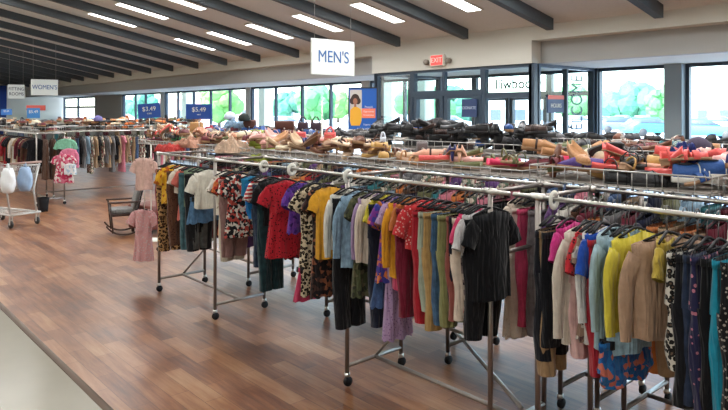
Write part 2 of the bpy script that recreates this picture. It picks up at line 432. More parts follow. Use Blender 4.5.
def building(px, t, wdt, hgt, col, label):
    p = atT(px, 112, t); root = empty('building', (p.x, p.y, -.1), math.atan2(RY, RX)); tag(root, label, 'building')
    bm = bmesh.new(); box(bm, -wdt/2, wdt/2, 0, 12, 0, hgt); link('wall', bm, pbr('bld_%d' % px, col, .9, vary=.05), root, smooth=False)
    bm = bmesh.new(); box(bm, -wdt/2-.2, wdt/2+.2, -.2, 12.2, hgt, hgt+.5); link('parapet', bm, pbr('parapet', C8(225, 225, 222), .9), root, smooth=False)
    bm = bmesh.new()
    for i in range(int(wdt//5)): x = -wdt/2+1.5+i*5; box(bm, x, x+.7, -.06, 0, 0, hgt)
    link('pilasters', bm, pbr('pilaster', C8(225, 222, 216), .9), root, smooth=False)
    bm = bmesh.new()
    for i in range(int(wdt//5)): x = -wdt/2+3+i*5; box(bm, x, x+2.2, -.05, 0, .2, 2.4)
    link('shop_windows', bm, pbr('dark_pane', (.08, .1, .12), .15), root, smooth=False)
building(728, 145, 40, 5.3, C8(205, 130, 125), 'long red brick building with white trim across the parking lot at right')
building(208, 150, 40, 5.0, C8(205, 160, 150), 'pale building behind the trees outside the left windows')
building(500, 130, 30, 5.0, C8(215, 213, 205), 'cream building across the lot seen through the entrance glass')

# ================================================================ CEILING LIGHTS
diff_m = pbr('lamp_diffuser', (1, 1, 1), .6, emis=(1.0, .97, .95), estr=DIFF_E)
trof = None
def troffer(x, yc, label):
    tilt = math.atan(-.2)
    root = empty('ceiling_light', (x, yc, cz(yc)-.012)); root.rotation_euler = (tilt, 0, 0)
    tag(root, label, 'ceiling light', 'recessed ceiling lights')
    bm = bmesh.new(); a, b = .16, .55
    box(bm, -a, a, -b, -b+.02, -.012, .01); box(bm, -a, a, b-.02, b, -.012, .01); box(bm, -a, -a+.02, -b+.02, b-.02, -.012, .01); box(bm, a-.02, a, -b+.02, b-.02, -.012, .01)
    link('frame', bm, white_p, root, smooth=False)
    bm = bmesh.new(); box(bm, -a+.02, a-.02, -b+.02, b-.02, -.006, .004); link('diffuser', bm, diff_m, root, smooth=False)
    ld = bpy.data.lights.new('lamp', 'AREA'); ld.shape = 'RECTANGLE'; ld.size = .28; ld.size_y = 1.05; ld.energy = LAMP_W; ld.color = (1, .985, .965)
    lo = bpy.data.objects.new('lamp', ld); COL.objects.link(lo); lo.parent = root; lo.location = (0, 0, -.03)
for j, yc in enumerate((7.37, 5.33, 3.2, .65, -1.7, -4.0)):
    for i in range(-6, 12):
        x = -7.95-1.668*i
        if j == 0 and not (-15.6 < x < -1): continue
        if j == 1 and not (-14.8 < x < 3): continue
        if j >= 2 and (i % 2 and x > -14): continue  # far-left lamps of the unseen rows are added to brighten that end
        _p = proj((x, yc-.6, cz(yc))); _q = proj((x, yc+.6, cz(yc)))
        if j >= 2 and max(_p[0], _q[0]) > -5 and max(_p[1], _q[1]) > -5 and _p[2] > .3: continue
        row = ['nearest the windows', 'second from the windows', 'third from the windows, unseen', 'fourth from the windows, unseen', 'fifth from the windows, unseen', 'along the back, unseen'][j]
        pr = proj((x, yc, cz(yc)))
        troffer(x, yc, 'long white recessed ceiling light between dark beams, row %s' % row)

# air vent on the ceiling
p = (-10.55, 6.15); root = empty('ceiling_vent', (p[0], p[1], cz(p[1])-.01)); root.rotation_euler = (math.atan(-.2), 0, 0)
tag(root, 'grey slotted air vent in the ceiling left of the hanging men sign', 'vent')
bm = bmesh.new(); box(bm, -.14, .14, -.3, .3, -.01, .01); link('frame', bm, pbr('vent_grey', C8(120, 115, 110), .6), root, smooth=False)
bm = bmesh.new()
for i in range(8): box(bm, -.12, .12, -.27+i*.07, -.235+i*.07, -.016, -.008)
link('louvres', bm, pbr('vent_dark', C8(60, 58, 56), .6), root, smooth=False)

# ================================================================ HANGING SIGNS
sign_w = pbr('sign_white', C8(238, 244, 238), .5)
sign_b = pbr('sign_blue_text', C8(50, 105, 170), .6)
def hang_sign(X, pxl, pxr, lines, label, size, zt=2.70, zb=2.26, col=sign_b, sx=1):
    a = onX(pxl, 100, X); b_ = onX(pxr, 100, X); yc = (a.y+b_.y)/2; wd = b_.y-a.y
    root = empty('hanging_sign', (X, yc, zt), PI/2); tag(root, label, 'sign')
    bm = bmesh.new(); bbox(bm, -wd/2, wd/2, -.012, .012, zb-zt, 0, .004, 1); link('sign_panel', bm, sign_w, root, smooth=False)
    bm = bmesh.new()
    for s in (-1, 1): tube(bm, [(s*wd*.42, 0, 0), (s*wd*.42, 0, cz(yc)-zt)], .003, 5)
    link('hanging_wire', bm, wire_m, root)
    for i, s in enumerate(lines):
        zc = (zb-zt)/2 + (len(lines)-1)*.5*size*1.1-i*size*1.1
        for sd_, rz in ((-1, 0), (1, PI)):
            text('lettering', s, size, col, root, (0, sd_*.014, zc), (PI/2, 0, rz), sx=sx)
hang_sign(-6.2, 311, 354, ["MEN'S"], "white hanging sign with blue lettering reading MEN'S", .21, sx=.88)
hang_sign(-19, 31, 58, ["WOMEN'S"], "white hanging sign with blue lettering reading WOMEN'S", .17, sx=.82)
hang_sign(-23.5, 8, 24.5, ['FITTING', 'ROOMS'], 'small white hanging sign with two dark lines left of the women sign', .15, 2.71, 2.25, pbr('sign_dark', C8(80, 85, 100), .7), .85)

# exit sign
p = onY(439, 60.5, 8.9)
root = empty('exit_sign', (p.x, 8.9, p.z)); tag(root, 'red lit EXIT sign with two emergency lamps above the entrance', 'exit sign')
bm = bmesh.new(); bbox(bm, -.17, .17, -.07, 0, -.11, .11, .01, 1); link('housing', bm, white_p, root, smooth=False)
bm = bmesh.new(); box(bm, -.14, .14, -.075, -.068, -.09, .09); link('lit_panel', bm, pbr('exit_red', C8(235, 80, 75), .5, emis=C8(250, 95, 90), estr=.55), root, smooth=False)
text('lettering', 'EXIT', .13, pbr('exit_text', C8(255, 190, 180), .5, emis=C8(255, 190, 180), estr=.6), root, (0, -.078, 0), (PI/2, 0, 0))
for s in (-1, 1):
    bm = bmesh.new(); lathe(bm, [(.02, -.06), (.05, -.05), (.055, 0), (.03, .04)], 16, Matrix.Translation((s*.27, -.08, -.02)) @ Matrix.Rotation(PI/2, 4, 'X')); tube(bm, [(s*.27, -.04, -.02), (s*.27, 0, -.02)], .02); tube(bm, [(s*.17, -.02, -.04), (s*.27, -.03, -.03)], .012)
    link('emergency_lamp', bm, pbr('lamp_grey', C8(150, 145, 135), .5), root)
# smoke detector / small camera dots by the ceiling
p = onY(424, 34, 8.88)
bm = bmesh.new(); bbox(bm, -.14, .14, -.06, 0, -.03, .03, .01, 1); o = link('motion_sensor', bm, white_p); o.location = (p.x, 8.9, p.z)
tag(o, 'small white motion sensor high on the wall above the entrance', 'sensor')

# writing on the glass
dk = pbr('glass_lettering', C8(50, 70, 92), .6)
a = onY(495, 83, 10.93); b_ = onY(541, 83, 10.93)
o = text('window_lettering', 'Goodwill', .30, dk, None, ((a.x+b_.x)/2, 10.942, 2.37), (PI/2, 0, PI), sx=1.0, off=.005)
tag(o, 'dark shop lettering on the outer door glass, seen mirrored from inside', 'lettering')
c1 = onX(583.5, 95, -5.99)
o = text('window_lettering', 'WELCOME', .26, dk, None, (-5.942, c1.y-.3, 1.83), (PI/2, -PI/2, PI/2), sx=1, sy=2.1)
tag(o, 'large rotated blue grey welcome lettering on the vestibule side glass', 'lettering')
navy = pbr('navy_card', C8(40, 60, 100), .6); orange_c = pbr('orange_card', C8(225, 100, 80), .6)
p = onX(557, 104, -5.91)
root = empty('window_notice', (-5.938, p.y, p.z)); root.rotation_euler = (0, 0, PI/2); tag(root, 'navy notice with an orange top band on the vestibule side glass', 'notice')
bm = bmesh.new(); box(bm, -.25, .25, -.008, .008, -.15, .15); link('card', bm, navy, root, smooth=False)
bm = bmesh.new(); box(bm, -.25, .25, -.012, -.009, .08, .15); link('orange_band', bm, orange_c, root, smooth=False)
text('lettering', 'HOURS', .1, white_p, root, (0, -.012, -.03), (PI/2, 0, 0))
p = onY(469, 108, 8.9)
root = empty('door_notice', (p.x, 8.91, p.z)); tag(root, 'dark navy notice fixed to the right entrance door glass', 'notice')
bm = bmesh.new(); box(bm, -.17, .17, -.008, .008, -.16, .16); link('card', bm, navy, root, smooth=False)
text('lettering', 'DONATE', .075, pbr('pale_text', C8(170, 185, 205), .6), root, (0, -.01, 0), (PI/2, 0, 0))

# poster on a stand
p = atT(362.8, 112, 12.6)
root = empty('poster_stand', (p.x, p.y, 0), math.atan2(RY, RX)); tag(root, 'blue poster of a person in yellow top on a stand by the entrance', 'poster')
PW, PZ0, PZ1 = .545, 1.1, 2.27
bm = bmesh.new()
for q in ((-PW/2-.02, -PW/2), (PW/2, PW/2+.02)): box(bm, q[0], q[1], -.015, .015, PZ0-.02, PZ1+.02)
box(bm, -PW/2, PW/2, -.015, .015, PZ1, PZ1+.02); box(bm, -PW/2, PW/2, -.015, .015, PZ0-.02, PZ0)
link('frame', bm, pbr('dark_frame', C8(50, 50, 55), .4), root, smooth=False)
bm = bmesh.new(); box(bm, -PW/2, PW/2, -.008, .008, PZ0, PZ1); link('panel', bm, pbr('poster_blue', C8(25, 92, 180), .5), root, smooth=False)
bm = bmesh.new(); box(bm, -PW/2+.02, -.02, -.0100, -.0085, 1.62, PZ1-.03); link('photo_background', bm, pbr('poster_grey', C8(190, 185, 180), .6), root, smooth=False)
def disc(bm, cx_, cz_, rx, rz, y, n_=20):
    bm.faces.new([bm.verts.new((cx_+rx*math.cos(2*PI*k/n_), y, cz_+rz*math.sin(2*PI*k/n_))) for k in range(n_)])
bm = bmesh.new(); disc(bm, -.15, 2.06, .085, .1, -.0105); disc(bm, -.2, 2.02, .06, .07, -.0106); disc(bm, -.1, 2.02, .06, .07, -.0107); link('printed_hair', bm, pbr('p_hair', C8(55, 38, 32), .7), root, smooth=False)
bm = bmesh.new(); disc(bm, -.15, 2.01, .045, .065, -.0112); bm.faces.new([bm.verts.new(q) for q in ((-.17, -.0111, 1.96), (-.13, -.0111, 1.96), (-.125, -.0111, 1.88), (-.175, -.0111, 1.88))]); link('printed_face', bm, pbr('p_skin', C8(150, 100, 78), .7), root, smooth=False)
bm = bmesh.new(); bm.faces.new([bm.verts.new((x, -.0116, z)) for x, z in ((-.19, 1.9), (-.11, 1.9), (-.04, 1.86), (-.02, 1.74), (-.03, 1.6), (-.06, 1.53), (-.23, 1.53), (-.255, 1.62), (-.25, 1.84))]); link('printed_top', bm, pbr('p_yellow', C8(228, 170, 50), .7), root, smooth=False)
bm = bmesh.new(); box(bm, -.02, .25, -.0125, -.0118, 1.68, 1.87); link('orange_band', bm, pbr('p_orange', C8(240, 130, 100), .6), root, smooth=False)
wt = pbr('p_white', C8(235, 240, 245), .6)
text('lettering', 'People', .06, wt, root, (.12, -.013, 1.9), (PI/2, 0, 0), .0005)
text('lettering', 'Opportunity', .048, wt, root, (.115, -.0135, 1.81), (PI/2, 0, 0), .0005, .85)
text('lettering', 'for everyone', .045, wt, root, (.115, -.0135, 1.74), (PI/2, 0, 0), .0005, .85)
text('lettering', 'Together we', .045, wt, root, (.11, -.0135, 1.55), (PI/2, 0, 0), .0005, .85)
text('lettering', 'find jobs and hope', .045, wt, root, (.04, -.0135, 1.47), (PI/2, 0, 0), .0005, .9)
bm = bmesh.new(); tube(bm, [(0, .03, 0.03), (0, .03, 1.2)], .018); link('pole', bm, tube_m, root)
bm = bmesh.new(); lathe(bm, [(.24, 0), (.24, .012), (.03, .035)], 28, Matrix.Translation((0, .03, 0))); link('base', bm, black_p, root)

# ================================================================ RACKS
def caster(bm, x, y, rz=0):
    lathe(bm, [(.012, -.014), (.03, -.012), (.032, 0), (.03, .012), (.012, .014)], 16, Matrix.Translation((x+.008, y, .032)) @ Matrix.Rotation(PI/2+rz, 4, 'Y'))
def rack(x0, x1, y0, y1, ext0=0, ext1=0, label='', rz=1.385, midbar=None, loc=(0, 0, 0), ang=0, brace=True, group='rolling clothes racks', base=.13):
    """double rail rolling rack; local x along rails"""
    root = empty('clothes_rack', loc, ang); tag(root, label, 'clothes rack', group)
    r = .0145
    for y in (y0, y1):
        bm = bmesh.new(); tube(bm, [(x0-ext0, y, rz), (x1+ext1, y, rz)], .0118, 12)
        for x in (x0, x1): tube(bm, [(x-.035, y, rz), (x+.035, y, rz)], .019, 12)
        link('rail', bm, chrome, root)
    for x in (x0, x1):
        for y in (y0, y1):
            bm = bmesh.new(); tube(bm, [(x, y, .07), (x, y, rz)], r, 10); link('upright', bm, tube_m, root)
            bm = bmesh.new(); caster(bm, x, y); o = link('caster', bm, black_p, root)
            bm = bmesh.new(); tube(bm, [(x, y, .055), (x, y, .085)], .019, 10); link('caster_fork', bm, chrome, o)
        bm = bmesh.new(); tube(bm, [(x, y0, base), (x, y1, base)], r*.95, 8); link('end_bar', bm, tube_m, root)
        bm = bmesh.new(); tube(bm, [(x, y0, rz), (x, y1, rz)], r*.8, 8); link('end_bar', bm, tube_m, root)
    bm = bmesh.new(); ym = (y0+y1)/2
    tube(bm, [(x0, ym, base), (x1, ym, base)], r*.95, 8); link('base_bar', bm, tube_m, root)
    if brace:
        bm = bmesh.new(); tube(bm, [(x0, ym, base), (x0+.28, y1, rz*.4)], .009, 8); link('brace', bm, tube_m, root)
    if midbar is not None:
        bm = bmesh.new(); tube(bm, [(midbar, y0, 1.05), (midbar, y1, 1.05)], .013, 8); link('cross_bar', bm, tube_m, root)
    return root
YA, YR = 2.69, 3.19
rack(-6.13, -4.98, YA, YR, 0, .86, 'chrome rolling clothes rack at the near left end of the front row')
rack(-3.2, -2.04, YA, YR, .9, .12, 'chrome rolling clothes rack in the middle of the front row', midbar=-2.04)
rack(-1.755, -.35, YA, YR, .14, .1, 'chrome rolling clothes rack at the right end of the front row', brace=False)
Y2A, Y2R = 3.46, 4.02
rack(-7.9, -5.7, Y2A, Y2R, .0, .6, 'clothes rack behind the left end of the front row')
rack(-4.4, -3.0, Y2A, Y2R, .6, .3, 'clothes rack behind the middle of the front row', brace=False)
rack(-2.1, -1.86, Y2A, Y2R, .5, .0, 'narrow rack end behind the middle rack of the front row', brace=False)
rack(-1.7, -.4, Y2A, Y2R, .0, .2, 'clothes rack behind the right end of the front row', brace=False)
o = None
bm = bmesh.new(); tube(bm, [(-3.25, 3.82, .1), (-2.13, 3.10, .1)], .014, 8); o = link('floor_brace', bm, tube_m); tag(o, 'diagonal steel floor brace lying under the middle rack', 'rack brace')
bm = bmesh.new(); lathe(bm, [(.012, -.014), (.03, -.012), (.032, 0), (.03, .012), (.012, .014)], 16, Matrix.Translation((-3.25, 3.82, .05)) @ Matrix.Rotation(PI/2, 4, 'Y')); lathe(bm, [(.01, .05), (.012, .12)], 8, Matrix.Translation((-3.25, 3.82, 0))); link('caster', bm, black_p, o)

# ---------------------------------------------------------------- wire baskets on top of the racks
def basket(cx_, cy_, L, D, z0, hh, label, ang=0, group='wire baskets on top of the racks', sp=.075):
    root = empty('wire_basket', (cx_, cy_, z0), ang); tag(root, label, 'wire basket', group)
    a, b = L/2, D/2
    bm = bmesh.new(); tube(bm, [(-a, -b, hh), (a, -b, hh), (a, b, hh), (-a, b, hh)], .0045, 6, closed=True)
    tube(bm, [(-a, -b, 0), (a, -b, 0), (a, b, 0), (-a, b, 0)], .006, 6, closed=True); link('rim', bm, wire_m, root)
    def panel(fn, n_):
        bm = bmesh.new()
        for i in range(n_+1): fn(bm, i/n_)
        link('side_panel', bm, wire_m, root)
    for y in (-b, b): panel(lambda bm, u: tube(bm, [(-a+2*a*u, y, 0), (-a+2*a*u, y, hh)], .0028, 4), int(L/sp))
    for x in (-a, a): panel(lambda bm, u: tube(bm, [(x, -b+2*b*u, 0), (x, -b+2*b*u, hh)], .0028, 4), int(D/sp))
    bm = bmesh.new(); box(bm, -a, a, -b, b, .0, .008); link('bottom', bm, pbr('shelf_board', C8(120, 112, 104), .7), root, smooth=False)
ZB = 1.405
def far(i): return ['leftmost', 'second from left', 'third from left', 'fourth from left', 'fifth from left', 'rightmost'][i]
for i, (xa, xb) in enumerate([(-7.95, -6.2), (-6.15, -4.95), (-4.9, -3.5), (-3.45, -2.2), (-2.15, -1.15), (-1.1, .1)]):
    basket((xa+xb)/2, 3.49, xb-xa, .56, ZB, (.085 if i > 3 else .045), 'wire basket of footwear on the front row of racks, %s' % far(i))
for i, (xa, xb) in enumerate([(-9.4, -7.9), (-7.85, -6.3), (-6.25, -4.7), (-4.65, -3.1), (-3.05, -1.5), (-1.45, .3)]):
    basket((xa+xb)/2, 5.0, xb-xa, .62, 1.42, .09, 'wire basket in the second shoe row behind, %s' % far(i), sp=.1)
for i, (xa, xb) in enumerate([(-11.0, -9.4), (-9.35, -7.7), (-7.65, -6.0), (-5.95, -4.3), (-4.25, -2.6), (-2.55, -.9)]):
    basket((xa+xb)/2, 6.55, xb-xa, .62, 1.42, .09, 'wire basket in the rear shoe row by the windows, %s' % far(i), sp=.12)
for (y, x0_, x1_, nm) in ((5.0, -9.4, -5, 'left half of the second row'), (5.0, -4.6, .2, 'right half of the second row'), (6.55, -11.0, -6, 'left half of the rear row'), (6.55, -5.9, -1.0, 'right half of the rear row')):
    rack(x0_+.1, x1_-.1, y-.28, y+.28, 0, 0, 'clothes rack carrying the baskets, %s' % nm, rz=1.4, brace=False)

# ================================================================ GARMENTS
def hm(name):   # black hanger template
    root = empty('hanger')
    bm = bmesh.new()
    tube(bm, [(-.112, 0, -.036), (-.08, 0, -.026), (-.03, 0, -.008), (0, 0, -.002), (.03, 0, -.008), (.08, 0, -.026), (.112, 0, -.036)], [.004, .006, .006, .006, .006, .006, .004], 8)
    tube(bm, [(-.108, 0, -.038), (.108, 0, -.038)], .0035, 6)
    link('shoulder_bar', bm, black_p, root)
    bm = bmesh.new(); pts = [(0, 0, 0), (0, 0, .055)]
    for k in range(0, 11):
        a = -PI*.15+PI*1.15*k/10-0.0
        pts.append((-.019*math.cos(a+PI*.15)*-1+0-.0, 0, .092+.019*math.sin(a+PI*.0)))
    pts = [(0, 0, 0), (0, 0, .055), (.012, 0, .068)]+[(.0185*math.cos(a), 0, .0875+.0185*math.sin(a)) for a in [(-.25+1.2*k/9)*PI for k in range(10)]]
    tube(bm, pts, .002, 5)
    link('hook', bm, pbr('hook_steel', (.2, .2, .2), .4, .8), root)
    return root
hang0 = hm('hanger'); hang_used = [False]
def put_hanger(x, y, z_rail, yaw, label, group):
    o = hang0 if not hang_used[0] else copy_tree(hang0); hang_used[0] = True
    o.location = (x, y, z_rail-.093); o.rotation_euler = (0, 0, yaw); tag(o, label, 'hanger', group); return o

def torso(W, L, T=.05, flare=0, seed=0, nw=.055, slope=.22, folds=5, amp=.012, waist=.93, top=.0, N=36):
    rd = random.Random(seed); ph = rd.uniform(0, 6); k2 = rd.choice((3, 4, 5)); bm = bmesh.new(); R = []
    hw = W/2
    levels = [('n', 0), ('n', .35), ('n', .7), ('n', 1)]
    def P(w_, d_, zf, v):
        o_ = []
        for i in range(N):
            th = 2*PI*i/N; c = math.cos(th); s = math.sin(th)
            cc = math.copysign(abs(c)**.8, c)
            x = w_*cc; f = amp*v*(math.sin(folds*th+ph)+.6*math.sin((folds+k2)*th-ph*2))
            y = (d_+f)*s*(1 if s < 0 else .9)+.01*v*math.sin(ph+3*c)
            o_.append(Vector((x*(1+.03*v*math.sin(folds*th)), y, zf(x, s)+.008*v*math.sin(2*th+ph))))
        return o_
    for q in (0, .3, .65, 1):
        ww = nw+(hw-nw)*q; dd = .022+(T*.5-.022)*q
        R.append(P(ww, dd, lambda x, s, q=q: -slope*abs(x)*(.35+.65*q)-(.035 if s < 0 else .012)*(1-q)+top, 0.15*q))
    z_s = -slope*hw
    n_ = 9
    for i in range(1, n_+1):
        v = i/n_
        if v < .25: ww = hw*(1-(1-waist)*v/.25)
        else: ww = hw*(waist+(flare)*((v-.25)/.75)**1.3)
        R.append(P(ww, T*.5*(1+.5*v+flare*1.2*v), lambda x, s, v=v: z_s*(1-v)*abs(x)/hw-L*v*.999-(0)*(1-v) if v > .01 else 0, v))
    rings(bm, R); return bm
def sleeve(side, W, Ls, r0=.055, r1=.035, drop=75, seed=0, slope=.22, N=14):
    rd = random.Random(seed); bm = bmesh.new(); R = []; a = math.radians(drop); ph = rd.uniform(0, 6)
    p = Vector((side*(W/2-.022), 0, -slope*W/2-.052)); n_ = 8
    for i in range(n_+1):
        u = i/n_; aa = a*(.55+.45*min(1, u*2.2))
        d = Vector((side*math.cos(aa), -.10*u, -math.sin(aa))).normalized()
        if i: p = p+d*(Ls/n_)
        s = d.cross(Vector((0, 1, 0))).normalized(); q = d.cross(s).normalized(); r_ = r0+(r1-r0)*u
        R.append([p+s*math.cos(t)*r_*(1+.08*math.sin(3*t+ph+u*9))+q*math.sin(t)*r_*.48*(1+.15*math.sin(2*t+u*12+ph)) for t in [2*PI*k/N for k in range(N)]])
    rings(bm, R, True, True, False); return bm
def neckband(nw, col_m, parent):
    bm = bmesh.new(); pts = []
    for i in range(24):
        th = 2*PI*i/24; c = math.cos(th); s = math.sin(th)
        pts.append((nw*1.02*c, .024*s, -.22*abs(nw*c)*.35-(.035 if s < 0 else .012)*abs(s)**.5))
    tube(bm, pts, .006, 6, closed=True); return link('neckband', bm, col_m, parent)
def skirt_bm(W, z0, L, flare, T, seed, folds=9, amp=.018, N=48):
    rd = random.Random(seed); ph = rd.uniform(0, 6); bm = bmesh.new(); R = []
    for i in range(8):
        v = i/7; ww = W/2*(1+flare*v); dd = T/2*(1+flare*v); o_ = []
        for k in range(N):
            th = 2*PI*k/N; f = 1+(amp*v/dd)*math.sin(folds*th+ph)*.6; c = math.cos(th)
            o_.append(Vector((ww*math.copysign(abs(c)**.85, c)*(1+.04*v*math.sin(folds*th+ph+1)), dd*math.sin(th)*f, z0-L*v+.006*v*math.sin(folds*th))))
        R.append(o_)
    rings(bm, R); return bm
def garment(kind, W, L, mat, trim=None, seed=0, extra=None):
    """origin at hanger neck; garment hangs below; local x = across shoulders"""
    trim = trim or mat
    nm = {'tee': 't_shirt', 'long': 'long_sleeved_top', 'dress': 'dress', 'tank': 'tank_top', 'pants': 'trousers', 'skirt': 'skirt', 'shorts': 'shorts', 'set': 'romper', 'card': 'cardigan', 'jacket': 'jacket'}[kind]
    if kind in ('tee', 'long', 'tank', 'card', 'jacket'):
        wb = W*.80
        o = link(nm, torso(wb, L-.02, .06 if kind != 'jacket' else .09, .04, seed), mat)
        if kind != 'tank':
            Ls = {'tee': .12, 'long': .30, 'card': .36, 'jacket': .38}[kind]*min(1.15, W/.3)
            Ls = min(Ls, L*.95)
            for s in (-1, 1):
                sl = link('sleeve', sleeve(s, wb, Ls, .050 if kind == 'tee' else .042, .043 if kind == 'tee' else .025, 66 if kind == 'tee' else 86, seed+s), mat, o)
                if kind in ('long', 'jacket') and trim is not mat: pass
        neckband(.055, trim, o)
        if kind in ('card', 'jacket'):
            bm = bmesh.new()
            for i in range(5): lathe(bm, [(.002, -.002), (.007, 0), (.002, .002)], 10, Matrix.Translation((0, -.045, -.09-i*(L-.14)/5)) @ Matrix.Rotation(PI/2, 4, 'X'))
            link('buttons', bm, trim, o)
    elif kind in ('dress', 'set'):
        wb = W*.78; L1 = L*.42
        o = link(nm, torso(wb, L1, .06, -.1, seed), mat)
        if extra != 'strappy':
            for s in (-1, 1): link('sleeve', sleeve(s, wb, .11, .055, .05, 60, seed+s), mat, o)
        neckband(.055, trim, o)
        if kind == 'dress':
            link('skirt', skirt_bm(wb*.84, -L1+.012, L-L1, .32, .07, seed), mat, o)
        else:
            for s in (-1, 1):
                bm = bmesh.new(); R = []
                for i in range(7):
                    v = i/6; R.append([Vector((s*wb*.2+wb*.23*math.cos(t)*(1+.1*v), .045*math.sin(t)*(1+.2*math.sin(3*t+v*3)), -L1+.02-(L-L1)*v)) for t in [2*PI*k/16 for k in range(16)]])
                rings(bm, R); link('leg', bm, mat, o)
    elif kind in ('pants', 'shorts'):
        wb = W; Lh = min(.2, L*.5); rd = random.Random(seed); ph = rd.uniform(0, 6)
        bm = bmesh.new(); R = []
        for i in range(5):
            v = i/4; R.append([Vector((wb/2*math.copysign(abs(math.cos(t))**.8, math.cos(t))*(1+.05*v), (.022+.018*v)*math.sin(t)+.004*v*math.sin(4*t+ph), -.05-Lh*v)) for t in [2*PI*k/24 for k in range(24)]])
        rings(bm, R); o = link(nm, bm, mat)
        for s in (-1, 1):
            bm = bmesh.new(); R = []; n_ = 10
            for i in range(n_+1):
                v = i/n_; ww = wb*.27*(1-.22*v); R.append([Vector((s*(wb*.255-.01*v)+ww*math.cos(t)*(1+.03*math.sin(9*v+ph)), .038*math.sin(t)*(1+.18*math.sin(3*t+5*v+ph))+.006*math.sin(7*v+ph), -.05-Lh*.92-(L-.05-Lh*.92)*v)) for t in [2*PI*k/16 for k in range(16)]])
            rings(bm, R); link('leg', bm, mat, o)
        bm = bmesh.new(); R = []
        for z_, e in ((-.045, 1.0), (-.045, 1.04), (-.075, 1.04), (-.075, 1.0)):
            R.append([Vector((wb/2*e*math.copysign(abs(math.cos(t))**.8, math.cos(t)), .026*e*math.sin(t), z_)) for t in [2*PI*k/24 for k in range(24)]])
        rings(bm, R); link('waistband', bm, trim, o)
    elif kind == 'skirt':
        o = link(nm, skirt_bm(W*.8, -.06, L-.06, .35, .06, seed), mat)
        bm = bmesh.new(); R = []
        for z_, e in ((-.04, .98), (-.04, 1.03), (-.07, 1.05), (-.07, .98)):
            R.append([Vector((W*.4*e*math.copysign(abs(math.cos(t))**.85, math.cos(t)), .031*e*math.sin(t), z_)) for t in [2*PI*k/24 for k in range(24)]])
        rings(bm, R); link('waistband', bm, trim, o)
    return o
CATN = {'tee': 't-shirt', 'long': 'long sleeved top', 'dress': 'dress', 'tank': 'top', 'pants': 'trousers', 'skirt': 'skirt', 'shorts': 'shorts', 'set': 'romper', 'card': 'cardigan', 'jacket': 'jacket'}
def col(h): return C8(*h)
S = lambda nme, h: fabric('solid_'+nme, 'solid', col(h))
F = {}
WHT = (228, 222, 208)
